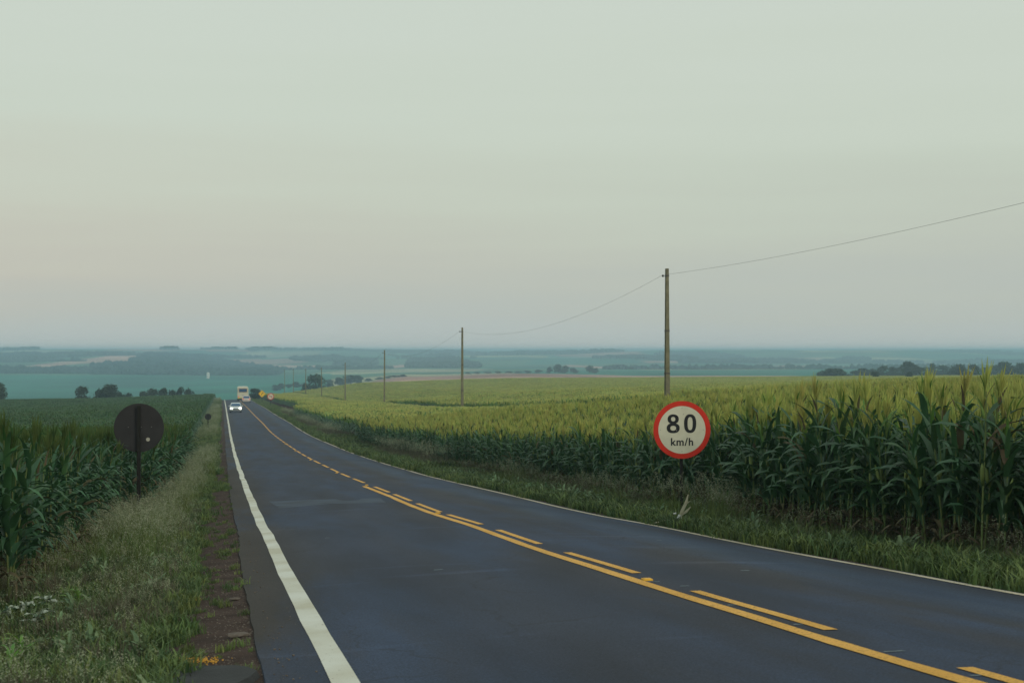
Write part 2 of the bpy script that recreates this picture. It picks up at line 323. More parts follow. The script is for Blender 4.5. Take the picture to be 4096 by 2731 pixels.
r1 = N.new('ShaderNodeMapRange'); r1.inputs[1].default_value = .3; r1.inputs[2].default_value = .7; r1.inputs[3].default_value = .6; r1.inputs[4].default_value = 1.35; L.new(n1.outputs['Fac'], r1.inputs[0])
r2 = N.new('ShaderNodeMapRange'); r2.inputs[1].default_value = .3; r2.inputs[2].default_value = .7; r2.inputs[3].default_value = .55; r2.inputs[4].default_value = 1.45; L.new(n2.outputs['Fac'], r2.inputs[0])
mm = N.new('ShaderNodeMath'); mm.operation = 'MULTIPLY'; L.new(r1.outputs[0], mm.inputs[0]); L.new(r2.outputs[0], mm.inputs[1])
vm = N.new('ShaderNodeVectorMath'); vm.operation = 'SCALE'; L.new(at_.outputs['Color'], vm.inputs[0]); L.new(mm.outputs[0], vm.inputs['Scale']); L.new(vm.outputs[0], b.inputs['Base Color'])
n3 = N.new('ShaderNodeTexNoise'); n3.inputs['Scale'].default_value = 14; n3.inputs['Detail'].default_value = 6; L.new(tcx.outputs['Object'], n3.inputs[0])
bp = N.new('ShaderNodeBump'); bp.inputs['Strength'].default_value = .8; bp.inputs['Distance'].default_value = .05; L.new(n3.outputs['Fac'], bp.inputs['Height']); L.new(bp.outputs[0], b.inputs['Normal'])
gme.materials.append(gm); tag(link('ground', gme), kind='structure')

# ------------------------------------------------------------------ road
def asphalt():
    m = bpy.data.materials.new('asphalt'); m.use_nodes = True; N, L = m.node_tree.nodes, m.node_tree.links; b = N['Principled BSDF']
    tc = N.new('ShaderNodeTexCoord'); sp = N.new('ShaderNodeSeparateXYZ'); L.new(tc.outputs['Object'], sp.inputs[0])
    wob = N.new('ShaderNodeTexNoise'); wob.inputs['Scale'].default_value = .12; L.new(tc.outputs['Object'], wob.inputs['Vector'])
    xa = N.new('ShaderNodeMath'); xa.operation = 'MULTIPLY_ADD'; xa.inputs[1].default_value = .7; L.new(wob.outputs['Fac'], xa.inputs[0]); L.new(sp.outputs['X'], xa.inputs[2])
    off = N.new('ShaderNodeMath'); off.operation = 'MULTIPLY_ADD'; off.inputs[1].default_value = 1/8.; off.inputs[2].default_value = -.35/8; L.new(xa.outputs[0], off.inputs[0])
    r = N.new('ShaderNodeValToRGB'); cr = r.color_ramp; cr.interpolation = 'B_SPLINE'
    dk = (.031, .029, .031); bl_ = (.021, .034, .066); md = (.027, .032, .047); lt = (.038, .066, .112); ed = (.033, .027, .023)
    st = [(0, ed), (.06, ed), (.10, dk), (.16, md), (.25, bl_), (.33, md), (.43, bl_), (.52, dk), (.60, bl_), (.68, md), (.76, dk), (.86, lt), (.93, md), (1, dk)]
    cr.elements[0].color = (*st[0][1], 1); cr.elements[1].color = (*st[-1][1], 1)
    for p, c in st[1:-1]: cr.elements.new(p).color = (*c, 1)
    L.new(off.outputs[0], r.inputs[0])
    mp = N.new('ShaderNodeMapping'); mp.inputs['Scale'].default_value = (1.0, .16, 1); L.new(tc.outputs['Object'], mp.inputs[0])
    n1 = N.new('ShaderNodeTexNoise'); n1.inputs['Scale'].default_value = 1.3; n1.inputs['Detail'].default_value = 7; L.new(mp.outputs[0], n1.inputs[0])
    n2 = N.new('ShaderNodeTexNoise'); n2.inputs['Scale'].default_value = 60; n2.inputs['Detail'].default_value = 3; L.new(tc.outputs['Object'], n2.inputs[0])
    a = N.new('ShaderNodeMapRange'); a.inputs[1].default_value = .3; a.inputs[2].default_value = .7; a.inputs[3].default_value = .72; a.inputs[4].default_value = 1.3; L.new(n1.outputs['Fac'], a.inputs[0])
    c = N.new('ShaderNodeMapRange'); c.inputs[1].default_value = .3; c.inputs[2].default_value = .7; c.inputs[3].default_value = .55; c.inputs[4].default_value = 1.5; L.new(n2.outputs['Fac'], c.inputs[0])
    mu = N.new('ShaderNodeMath'); mu.operation = 'MULTIPLY'; L.new(a.outputs[0], mu.inputs[0]); L.new(c.outputs[0], mu.inputs[1])
    # old cross scuffs
    mp2 = N.new('ShaderNodeMapping'); mp2.inputs['Scale'].default_value = (.22, 1.4, 1); L.new(tc.outputs['Object'], mp2.inputs[0])
    n4 = N.new('ShaderNodeTexNoise'); n4.inputs['Scale'].default_value = 1.1; n4.inputs['Detail'].default_value = 5; L.new(mp2.outputs[0], n4.inputs[0])
    e = N.new('ShaderNodeMapRange'); e.inputs[1].default_value = .62; e.inputs[2].default_value = .72; e.inputs[3].default_value = 1; e.inputs[4].default_value = 1.55; L.new(n4.outputs['Fac'], e.inputs[0])
    mu2 = N.new('ShaderNodeMath'); mu2.operation = 'MULTIPLY'; L.new(mu.outputs[0], mu2.inputs[0]); L.new(e.outputs[0], mu2.inputs[1])
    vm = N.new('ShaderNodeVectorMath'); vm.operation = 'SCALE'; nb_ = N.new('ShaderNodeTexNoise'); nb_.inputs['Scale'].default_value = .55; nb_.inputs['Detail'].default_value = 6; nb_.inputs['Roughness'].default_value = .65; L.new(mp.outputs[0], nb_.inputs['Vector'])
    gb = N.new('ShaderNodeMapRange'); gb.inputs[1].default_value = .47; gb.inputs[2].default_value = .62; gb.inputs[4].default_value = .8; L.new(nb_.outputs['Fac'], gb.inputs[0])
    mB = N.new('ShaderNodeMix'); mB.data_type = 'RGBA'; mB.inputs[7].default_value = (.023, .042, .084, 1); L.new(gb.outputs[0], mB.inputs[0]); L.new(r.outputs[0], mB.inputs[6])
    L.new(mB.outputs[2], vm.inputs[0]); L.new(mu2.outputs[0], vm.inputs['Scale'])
    vg = N.new('ShaderNodeTexVoronoi'); vg.inputs['Scale'].default_value = 22; L.new(tc.outputs['Object'], vg.inputs['Vector'])
    wg = N.new('ShaderNodeMapRange'); wg.inputs[1].default_value = .10; wg.inputs[2].default_value = .05; L.new(vg.outputs['Distance'], wg.inputs[0])
    sg_ = N.new('ShaderNodeSeparateColor'); L.new(vg.outputs['Color'], sg_.inputs[0]); th = N.new('ShaderNodeMath'); th.operation = 'GREATER_THAN'; th.inputs[1].default_value = .86; L.new(sg_.outputs[0], th.inputs[0])
    mg = N.new('ShaderNodeMath'); mg.operation = 'MULTIPLY'; L.new(wg.outputs[0], mg.inputs[0]); L.new(th.outputs[0], mg.inputs[1])
    m1 = N.new('ShaderNodeMix'); m1.data_type = 'RGBA'; m1.inputs[7].default_value = (.12, .13, .14, 1); L.new(mg.outputs[0], m1.inputs[0]); L.new(vm.outputs[0], m1.inputs[6])
    mpc = N.new('ShaderNodeMapping'); mpc.inputs['Scale'].default_value = (1, .55, 1); nw = N.new('ShaderNodeTexNoise'); nw.inputs['Scale'].default_value = 1.5; nw.inputs['Detail'].default_value = 5; L.new(tc.outputs['Object'], nw.inputs[0])
    va = N.new('ShaderNodeVectorMath'); va.operation = 'MULTIPLY_ADD'; va.inputs[1].default_value = (1.2, 1.2, 0); L.new(nw.outputs['Color'], va.inputs[0]); L.new(tc.outputs['Object'], va.inputs[2]); L.new(va.outputs[0], mpc.inputs[0])
    vc = N.new('ShaderNodeTexVoronoi'); vc.feature = 'DISTANCE_TO_EDGE'; vc.inputs['Scale'].default_value = .38; L.new(mpc.outputs[0], vc.inputs['Vector'])
    wc_ = N.new('ShaderNodeMapRange'); wc_.inputs[1].default_value = .008; wc_.inputs[2].default_value = .002; wc_.inputs[4].default_value = .35; L.new(vc.outputs['Distance'], wc_.inputs[0])
    gate = N.new('ShaderNodeMapRange'); gate.inputs[1].default_value = .50; gate.inputs[2].default_value = .56; L.new(n1.outputs['Fac'], gate.inputs[0])
    gc = N.new('ShaderNodeMath'); gc.operation = 'MULTIPLY'; L.new(wc_.outputs[0], gc.inputs[0]); L.new(gate.outputs[0], gc.inputs[1])
    m2 = N.new('ShaderNodeMix'); m2.data_type = 'RGBA'; m2.inputs[7].default_value = (.010, .010, .011, 1); L.new(gc.outputs[0], m2.inputs[0]); L.new(m1.outputs[2], m2.inputs[6]); L.new(m2.outputs[2], b.inputs['Base Color'])
    b.inputs['Roughness'].default_value = .8; b.inputs['Specular IOR Level'].default_value = .3
    bp = N.new('ShaderNodeBump'); bp.inputs['Strength'].default_value = .35; bp.inputs['Distance'].default_value = .01; L.new(n2.outputs['Fac'], bp.inputs['Height']); L.new(bp.outputs[0], b.inputs['Normal'])
    return m
M['asphalt'] = asphalt()
rs = np.array(geo(-30, 20, .5, 1.0)[:-1]+geo(20, 640, .5, 1.008))
def edge(s, k, t0): return t0+fbm(s/.6, s*0+k, 3, 31)*.05+fbm(s/9., s*0+k, 2, 33)*.12
cols_t = [k/40 for k in range(41)]
RV = []; RF = []; nC = len(cols_t)+2
for i, s in enumerate(rs):
    a = float(edge(s, 1., TE0)); c = float(edge(s, 5., TE1))*.5+TE1*.5+.0
    c = max(c, TR+.07)
    RV.append((a-.04, s, float(road_z(s, a))-.16)); RV += [(a+(c-a)*q, s, float(road_z(s, a+(c-a)*q))) for q in cols_t]; RV.append((c+.04, s, float(road_z(s, c))-.30))
    if i: 
        o = i*nC; RF += [(o-nC+k, o-nC+k+1, o+k+1, o+k) for k in range(nC-1)]
tag(link('road', mesh('road', RV, RF, M['asphalt'], False)), kind='structure')

def paint(name, c1, c2, wear):
    m = bpy.data.materials.new(name); m.use_nodes = True; N, L = m.node_tree.nodes, m.node_tree.links; b = N['Principled BSDF']; b.inputs['Roughness'].default_value = .7; b.inputs['Specular IOR Level'].default_value = .3
    tc = N.new('ShaderNodeTexCoord'); n = N.new('ShaderNodeTexNoise'); n.inputs['Scale'].default_value = 1.1; n.inputs['Detail'].default_value = 6; L.new(tc.outputs['Object'], n.inputs[0])
    r = N.new('ShaderNodeValToRGB'); r.color_ramp.elements[0].position = .35; r.color_ramp.elements[1].position = .65; r.color_ramp.elements[0].color = (*c1, 1); r.color_ramp.elements[1].color = (*c2, 1); L.new(n.outputs['Fac'], r.inputs[0])
    n2 = N.new('ShaderNodeTexNoise'); n2.inputs['Scale'].default_value = 45; n2.inputs['Detail'].default_value = 5; L.new(tc.outputs['Object'], n2.inputs[0])
    w = N.new('ShaderNodeMapRange'); w.inputs[1].default_value = wear; w.inputs[2].default_value = wear+.08; L.new(n2.outputs['Fac'], w.inputs[0])
    mx = N.new('ShaderNodeMix'); mx.data_type = 'RGBA'; mx.inputs[7].default_value = tuple(v*.42 for v in c1)+(1,); L.new(w.outputs[0], mx.inputs[0]); L.new(r.outputs[0], mx.inputs[6]); L.new(mx.outputs[2], b.inputs['Base Color'])
    return m
M['white_paint'] = paint('white_line_paint', (.54, .52, .40), (.70, .71, .63), .66)
M['white_old'] = paint('dusty_line_paint', (.50, .44, .31), (.62, .56, .43), .56)
M['yellow_paint'] = paint('yellow_line_paint', (.66, .345, .05), (.80, .44, .09), .57)
def wob(s, k): return (vnoise(np.array(s/3.1), np.array(float(k)), 41)-.5)*.035+(vnoise(np.array(s/.7), np.array(float(k)), 43)-.5)*.012
def strip(name, s0, s1, tc_, w, mat, k=0, dz=.006, wv=True, **kw):
    n = max(2, int((s1-s0)/.45)) if s1 < 60 else max(2, int((s1-s0)/1.2)); V = []; Fc = []
    for i in range(n+1):
        s = s0+(s1-s0)*i/n; c = tc_+(float(wob(s, k)) if wv else 0); ww = w*(1+(.12*float(vnoise(np.array(s/.5), np.array(k+9.), 44)-.5) if wv else 0))
        for e in (-.5, .5): V.append((c+e*ww, s, float(road_z(s, c+e*ww))+dz))
        if i: Fc.append((2*i-2, 2*i-1, 2*i+1, 2*i))
    o = link(name, mesh(name, V, Fc, mat)); tag(o, kind='structure'); return o
strip('edge_line', -5, 520, TL, .185, M['white_paint'], 1)
strip('edge_line', -5, 520, TR, .125, M['white_old'], 2)
YC = TL+3.56
strip('centre_line', -5, 43.9, YC-.02, .145, M['yellow_paint'], 3)
DT = YC+.235
dashes = [(4.1, 8.2), (10.2, 13.4), (15.4, 18.7), (20.4, 23.6), (25.2, 29.0), (30.1, 33.7), (34.9, 38.4), (39.6, 43.4), (46.6, 50.5), (52.0, 55.8), (57.1, 61.2), (62.6, 66.3), (67.9, 72.6)]
s = 74.2
while s < 370: dashes.append((s, s+3.9)); s += 5.4 if s < 130 else 4.6
for a, b_ in dashes: strip('centre_dash', a, b_, DT, .115, M['yellow_paint'], 5, wv=False)
for s_, sl in zip((14.6, 29.6, 44.6, 56.4, 73.4, 88.5, 103.5), ('nearest', 'second nearest', 'third nearest', 'fourth', 'fifth', 'sixth', 'farthest')):
    o = MB().box((0, 0, .008), (.10, .11, .016)).box((0, 0, .018), (.07, .07, .006)).build('road_stud', M['stud']); o.location = (YC+.11, s_, float(road_z(s_, YC+.11))+.002)
    tag(o, sl+' small yellow raised stud of those along the yellow centre line', 'road stud', 'yellow studs along the centre line')
# small pale survey scratches and a faded repair seam on the asphalt
M['scuff'] = material('pale_asphalt_scuff', (.16, .20, .22), .9, var=.4, scale=12)
M['seam'] = material('bluish_asphalt_patch', (.028, .046, .076), .7, var=.45, scale=1.5)
def decal(name, pts, mat, dz=.004):
    return tag(link(name, mesh(name, [(t, s, float(road_z(s, t))+dz) for t, s in pts], [tuple(range(len(pts)))], mat)), kind='structure')
for s_, t_ in ((10.6, YC+.16), (12.1, YC+.15), (9.0, YC+.16), (13.9, YC+.30), (14.4, YC+.12), (7.9, YC+.17), (16.6, YC+.12)):
    w = random.uniform(.05, .10); decal('scuff_mark', [(t_-w, s_-.02), (t_+w, s_-.01), (t_+w*.8, s_+.03), (t_-w*.9, s_+.02)], M['scuff'])
for s_, t_ in ((16.9, 2.55), (23.5, 1.7), (15.5, 5.9), (21, 6.6)):
    w = random.uniform(.04, .08); decal('scuff_mark', [(t_-w, s_-.03), (t_+w, s_-.02), (t_+w*.8, s_+.04), (t_-w*.9, s_+.03)], M['scuff'])
decal('asphalt_patch', [(1.35, 34.2), (2.6, 34.8), (3.9, 34.4), (4.0, 36.6), (2.4, 36.9), (1.2, 37.4)], M['seam'])

# ------------------------------------------------------------------ corn
def leaf_geo(L, Wd, a0, a1, seg=7, wave=.0, side=0, rs=None, fold=.35):
    V = []; Fc = []; p = Vector((0, 0, 0)); 
    for i in range(seg+1):
        q = i/seg; a = a0+(a1-a0)*q**1.35; w = Wd*.5*min(1, .55+q*3)*(1-q**2.6)+.0015
        n = Vector((-math.cos(a), 0, math.sin(a)))
        wv = wave*math.sin(q*11+side)
        V += [tuple(p+Vector((0, -w, 0))+n*(w*fold+wv*w)), tuple(p), tuple(p+Vector((0, w, 0))+n*(w*fold-wv*w))]
        p = p+Vector((math.sin(a), side*.12*q, math.cos(a)))*(L/seg)
        if i: o = 3*i; Fc += [(o-3, o-2, o+1, o), (o-2, o-1, o+2, o+1)]
    return V, Fc
LEAFS = [leaf_geo(.82, .088, rad(22), rad(125), wave=.4), leaf_geo(.90, .095, rad(28), rad(155), wave=.5, side=.6), leaf_geo(.70, .080, rad(18), rad(80), wave=.3, side=-.5),
         leaf_geo(.85, .090, rad(35), rad(168), wave=.5, side=1), leaf_geo(.60, .065, rad(12), rad(50), wave=.2, side=.3), leaf_geo(.75, .06, rad(50), rad(175), wave=.6, side=-1)]
def tassel_geo(mb, base, h, rn, m, nb=8):
    p = Vector(base); r = .013; h *= 1.2
    def spike(p, d, L, r):
        d = d.normalized(); a = d.cross(Vector((.3, .2, 1))).normalized(); b_ = d.cross(a)
        for k, (x, y) in enumerate(((a, b_), (b_, a))):
            mb.add([p-x*r*.5, p+x*r*.5, p+d*L*.55+x*r, p+d*L, p+d*L*.55-x*r], [(0, 1, 2, 4), (4, 2, 3)], m)
    spike(p, Vector((rn.uniform(-.08, .08), rn.uniform(-.08, .08), 1)), h, r*1.2)
    for k in range(nb):
        a = rn.uniform(0, 6.28); sp = rn.uniform(.08, .38); spike(p+Vector((0, 0, h*.08*k/nb*3)), Vector((math.cos(a)*sp, math.sin(a)*sp, 1)), h*rn.uniform(.55, .8), r)
def corn_layout(rn, tassel=True, h=2.0):
    """list of (leaf index, matrix, kind) for one plant"""
    out = []; n = rn.randint(13, 15); az = rn.uniform(0, 6.28)
    for i in range(n):
        z = .22+(h-.28)*i/(n-1); a = az+(math.pi if i % 2 else 0)+rn.gauss(0, .35)
        if i >= n-2: li = 4; tall = False
        elif i >= n-5: li = rn.choice((0, 2, 2))
        elif i < 2: li = 5
        else: li = rn.choice((0, 1, 1, 3))
        sc = rn.uniform(.85, 1.1)*(.75 if i < 3 else (.62 if i >= n-3 else 1))
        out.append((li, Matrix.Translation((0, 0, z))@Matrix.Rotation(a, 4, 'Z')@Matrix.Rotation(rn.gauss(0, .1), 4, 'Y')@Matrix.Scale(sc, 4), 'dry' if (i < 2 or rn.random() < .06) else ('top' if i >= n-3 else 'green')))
    return out
def stalk_mb(mb, h, rn, m=0, n=5):
    b = rn.uniform(-.03, .03); mb.tube([(0, 0, -.05), (b*.3, 0, h*.35), (b, b, h*.7), (b*.6, b, h)], [.014, .013, .010, .006], n, m, cap=False)
def corn_mesh(name, seed, tl=False, zmin=0, tassel=True, full=True):
    rn = random.Random(seed); mb = MB(); h = rn.uniform(1.92, 2.05)
    stalk_mb(mb, h, rn, 0, 4)
    for li, mt, k in corn_layout(rn, tassel, h):
        if mt.translation.z < zmin: continue
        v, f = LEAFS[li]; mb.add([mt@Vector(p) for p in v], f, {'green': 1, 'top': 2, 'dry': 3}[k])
    if tassel: tassel_geo(mb, (0, 0, h-.08), rn.uniform(.34, .46), rn, 4)
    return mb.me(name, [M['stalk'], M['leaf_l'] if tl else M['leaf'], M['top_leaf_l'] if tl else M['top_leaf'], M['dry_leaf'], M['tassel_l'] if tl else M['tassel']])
def canopy_patch(name, seed, size, tl=False):
    """top metre of a square of ripe corn for the middle and far distance: tassels, upper leaves"""
    rn = random.Random(seed); mb = MB(); dens = 4.4; n = int(size*size*dens)
    for k in range(n):
        x = (rn.random()-.5)*size; y = (rn.random()-.5)*size; h = rn.uniform(1.86, 2.08); az = rn.uniform(0, 6.28)
        for j in range(5):
            z = h-.12-.24*j; a = az+(math.pi if j % 2 else 0)+rn.gauss(0, .3); L = rn.uniform(.45, .75); w = .045
            d = Vector((math.cos(a), math.sin(a), 0)); e = Vector((-d.y, d.x, 0)); p = Vector((x, y, z)); up = .85 if j < 2 else .45
            q1 = p+d*L*.45+Vector((0, 0, L*up*.6)); q2 = p+d*L+Vector((0, 0, L*(up*.55-.35 if j > 1 else .5)))
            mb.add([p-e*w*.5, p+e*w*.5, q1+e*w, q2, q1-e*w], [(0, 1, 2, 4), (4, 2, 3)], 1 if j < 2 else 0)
        p = Vector((x, y, h-.06))
        for j in range(6 if not tl else 2):
            a = rn.uniform(0, 3.14); w = .020; e = Vector((math.cos(a), math.sin(a), 0)); d = Vector((rn.uniform(-.25, .25), rn.uniform(-.25, .25), 1)) if j else Vector((0, 0, 1)); L = rn.uniform(.3, .42)*(1 if not tl else .6)
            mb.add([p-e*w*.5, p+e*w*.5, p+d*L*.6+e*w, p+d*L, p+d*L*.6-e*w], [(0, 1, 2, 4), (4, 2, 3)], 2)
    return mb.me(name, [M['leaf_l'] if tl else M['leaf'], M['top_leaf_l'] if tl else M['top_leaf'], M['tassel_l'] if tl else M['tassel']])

def source_collection(name, meshes):
    c = bpy.data.collections.new(name)
    for i, me in enumerate(meshes): c.objects.link(bpy.data.objects.new(f'{name}_{i}', me))
    return c
def scatter(name, P, rot, scl, idx, coll, label, cat):
    me = bpy.data.meshes.new(name); me.vertices.add(len(P)); me.vertices.foreach_set('co', np.asarray(P, np.float32).ravel())
    a = me.attributes.new('rot', 'FLOAT_VECTOR', 'POINT'); a.data.foreach_set('vector', np.asarray(rot, np.float32).ravel())
    a = me.attributes.new('scl', 'FLOAT_VECTOR', 'POINT'); a.data.foreach_set('vector', np.asarray(scl, np.float32).ravel())
    a = me.attributes.new('idx', 'INT', 'POINT'); a.data.foreach_set('value', np.asarray(idx, np.int32))
    o = link(name, me); g = bpy.data.node_groups.new(name, 'GeometryNodeTree')
    g.interface.new_socket('Geometry', in_out='INPUT', socket_type='NodeSocketGeometry'); g.interface.new_socket('Geometry', in_out='OUTPUT', socket_type='NodeSocketGeometry')
    N, L = g.nodes, g.links; gi = N.new('NodeGroupInput'); go = N.new('NodeGroupOutput'); ci = N.new('GeometryNodeCollectionInfo'); ci.inputs['Collection'].default_value = coll
    ci.inputs['Separate Children'].default_value = True; ci.inputs['Reset Children'].default_value = True
    ip = N.new('GeometryNodeInstanceOnPoints'); ip.inputs['Pick Instance'].default_value = True
    def na(n, dt): x = N.new('GeometryNodeInputNamedAttribute'); x.data_type = dt; x.inputs['Name'].default_value = n; return x.outputs['Attribute']
    L.new(gi.outputs[0], ip.inputs['Points']); L.new(ci.outputs[0], ip.inputs['Instance']); L.new(na('idx', 'INT'), ip.inputs['Instance Index'])
    er_ = N.new('FunctionNodeEulerToRotation'); L.new(na('rot', 'FLOAT_VECTOR'), er_.inputs[0]); L.new(er_.outputs[0], ip.inputs['Rotation']); L.new(na('scl', 'FLOAT_VECTOR'), ip.inputs['Scale'])
    L.new(ip.outputs[0], go.inputs[0]); md = o.modifiers.new('scatter', 'NODES'); md.node_group = g
    tag(o, label, cat, kind='stuff'); return o

# individual plants along both field edges
LM = {'r': {}, 'l': {}}
for side in 'rl':
    for i, (v, f) in enumerate(LEAFS):
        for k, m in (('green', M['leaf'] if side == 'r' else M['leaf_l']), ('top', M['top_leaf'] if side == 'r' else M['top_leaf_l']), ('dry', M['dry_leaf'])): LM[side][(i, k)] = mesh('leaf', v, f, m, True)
def make_corn(side, seed, tassel=True):
    rn = random.Random(seed); h = rn.uniform(1.92, 2.06); root = empty('corn_plant')
    mb = MB(); stalk_mb(mb, h, rn, 0, 6); mb.build('stalk', M['stalk'], root, True)
    for li, mt, k in corn_layout(rn, tassel, h):
        o = link('leaf', LM[side][(li, k)], root); o.matrix_basis = mt
    if tassel:
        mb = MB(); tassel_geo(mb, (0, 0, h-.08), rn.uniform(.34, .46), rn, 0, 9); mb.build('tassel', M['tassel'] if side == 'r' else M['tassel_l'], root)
    if seed % 2 == 0 and side == 'r':
        mb = MB(); mb.tube([(.02, 0, .95), (.05, 0, 1.05), (.07, 0, 1.15), (.085, 0, 1.22)], [.012, .026, .022, .004], 7); mb.build('ear', M['ear'], root, True)
    return root
def copy_tree(o):
    c = o.copy(); C.objects.link(c)
    for ch in o.children: d = ch.copy(); C.objects.link(d); d.parent = c
    return c
protos = {'r': [make_corn('r', 100+i) for i in range(6)], 'l': [make_corn('l', 200+i, i % 3 != 0) for i in range(6)]}
used = set()
TCE = 9.95; TLE = -2.4
def edge_t(side, s):
    return TCE-float(np.interp(s, [22, 26, 27, 29.5, 31], [.35, .1, -.35, -.35, 0]))+float(fbm(np.array(s/5.), np.array(2.), 2, 50))*.5 if side == 'r' else TLE+float(np.interp(s, [24, 34, 34.8], [-.15, -.1, .5]))+float(fbm(np.array(s/5.), np.array(7.), 2, 51))*.5
def put_corn(side, s, t, label, group):
    P = protos[side]; p = P[random.randrange(6)]
    o = p if p.name not in used else copy_tree(p); used.add(p.name); lowf = 1.05-(.20*float(np.clip((s-27)/6, 0, 1)) if side == 'r' else 0)
    o.location = (t, s, G(s, t)); k = random.uniform(.86, 1.08)*(lowf if side == 'r' else .93)
    o.scale = (k, k, k); o.rotation_euler = (random.gauss(0, .08), random.gauss(0, .08), random.uniform(0, 6.28))
    tag(o, label, 'corn plant', group)
s = 16.4
for i in range(175):
    r2 = i % 6 == 5
    k = 0 if s < 20 else 1 if s < 24 else 2 if s < 27.5 else 3 if s < 31.5 else 4
    put_corn('r', s, edge_t('r', s)+random.gauss(0, .05)+(.35 if r2 else 0), 'tasselled front-row corn plant '+('at the right edge of the photo', 'a little in from the right edge of the photo', 'between the right edge and the speed sign', 'just right of the 80 km/h sign', 'behind and left of the 80 km/h sign')[k],
        'front-row corn '+('at the right edge', 'near the right edge', 'midway to the speed sign', 'right of the speed sign', 'left of the speed sign')[k])
    s += random.uniform(.13, .21)
S_R = s; s = 17.5
for i in range(120):
    k = 0 if s < 26 else 1 if s < 32 else 2
    put_corn('l', s, edge_t('l', s)+random.gauss(0, .08), 'dark green corn plant, left front row, '+('near the left edge of the photo', 'just left of the black sign back', 'behind and right of the black sign back')[k],
        'left front-row corn '+('near the photo edge', 'left of the black sign back', 'right of the black sign back')[k])
    s += random.uniform(.15, .27)
S_L = s

def field(side):
    P = []; row = .55; sgn = 1 if side == 'r' else -1; e0 = TCE if side == 'r' else TLE
    lim = .63 if side == 'r' else .17
    t = 0.0; k = 0
    dmax = 105 if side == 'r' else 80
    while k < 124:
        tt_ = k*row
        s = 12.0
        while s < dmax:
            t = e0+sgn*tt_+float(fbm(np.array(s/5.), np.array(2. if side == 'r' else 7.), 2, 50 if side == 'r' else 51))*.5-(float(np.interp(s, [22, 26, 27, 29.5, 31], [.35, .1, -.35, -.35, 0])) if side == 'r' else -float(np.interp(s, [24, 34, 34.8], [-.15, -.1, .5])))
            if k == 0 and s < (S_R if side == 'r' else S_L): s += .3; continue
            if abs(t) < lim*s+3: P.append((t+random.gauss(0, .05), s))
            s += random.uniform(.16, .28) if tt_ < 4 else random.uniform(.22, .36)
        k += 1
    return P
def gap(t, s): return (t > 27.8+fbm(s/30., s*0, 2, 60)*2) & (t < 31.4+fbm(s/30., s*0, 2, 60)*2)
for side, nm, lab in (('r', 'corn_field', 'dense ripe corn with yellow-green tassels filling the field right of the road'), ('l', 'corn_field', 'dense dark green corn filling the field left of the road')):
    tl = side == 'l'
    src = source_collection('corn_near_'+side, [corn_mesh('corn_source', 300+i+(50 if tl else 0), tl, tassel=(not tl or i % 3 > 0)) for i in range(6)])
    P = np.array(field(side)); 
    if not tl: P = P[~gap(P[:, 0], P[:, 1])]
    n = len(P); z = ground(P[:, 1], P[:, 0]); hv = 1+fbm(P[:, 0]/4, P[:, 1]/4, 2, 77)*.25
    k = RNG.uniform(.88, 1.07, n)*(.93 if tl else 1)*hv*np.where(RNG.random(n) < .12, .86, 1)
    if not tl: k = k*(1-.16*np.clip((P[:, 1]-27)/6, 0, 1)*np.clip(1-(P[:, 0]-TCE)/9, 0, 1))
    scatter(nm, np.stack([P[:, 0], P[:, 1], z], 1), np.stack([RNG.normal(0, .08, n), RNG.normal(0, .08, n), RNG.uniform(0, 6.28, n)], 1), np.stack([k, k, k], 1), RNG.integers(0, 6, n), src, lab+', nearest rows', 'corn')
    print('corn near', side, n)
    # middle and far canopy
    sz = 2.6; srcp = source_collection('corn_far_'+side, [canopy_patch('canopy_source', 400+i+(50 if tl else 0), sz+.3, tl) for i in range(5)])
    sA = np.arange(dm := (105 if not tl else 80), 680, sz); tA = np.arange(TCE+sz/2, 420, sz) if not tl else -np.arange(-TLE+sz/2, 120, sz)
    a, b_ = np.meshgrid(sA, tA, indexing='ij'); a = a.ravel(); b_ = b_.ravel()
    lim = (.62*a+4) if not tl else (.165*a+4); m = np.abs(b_) < lim
    a, b_ = a[m], b_[m]
    if tl: m = a < 470; a, b_ = a[m], b_[m]
    if not tl:
        m = ~gap(b_, a)
        # grassed contour terraces break the crop into bands
        con = a+b_*.22+fbm(a/90, b_/70, 2, 70)*45
        m &= ~((np.mod(con, 58) < 4.2) & (b_ > 33) & (fbm(a/30, b_/40, 2, 71) > -.1))
        m &= ~((a > 200) & (b_ < 12.8)); a, b_ = a[m], b_[m]
    n = len(a); z = ground(a, b_); hv = 1+fbm(a/9, b_/9, 3, 78)*.22
    k = hv*(.93 if tl else 1)*(1 if tl else 1-.16*np.clip(1-(b_-TCE)/9, 0, 1)); j = RNG.uniform(-.3, .3, (n, 2))
    scatter(nm, np.stack([b_+j[:, 0], a+j[:, 1], z], 1), np.stack([np.zeros(n), np.zeros(n), RNG.integers(0, 4, n)*math.pi/2+RNG.normal(0, .1, n)], 1), np.stack([np.ones(n), np.ones(n), k], 1), RNG.integers(0, 5, n), srcp, lab+', stretching to the rise', 'corn')
    print('corn far', side, n)

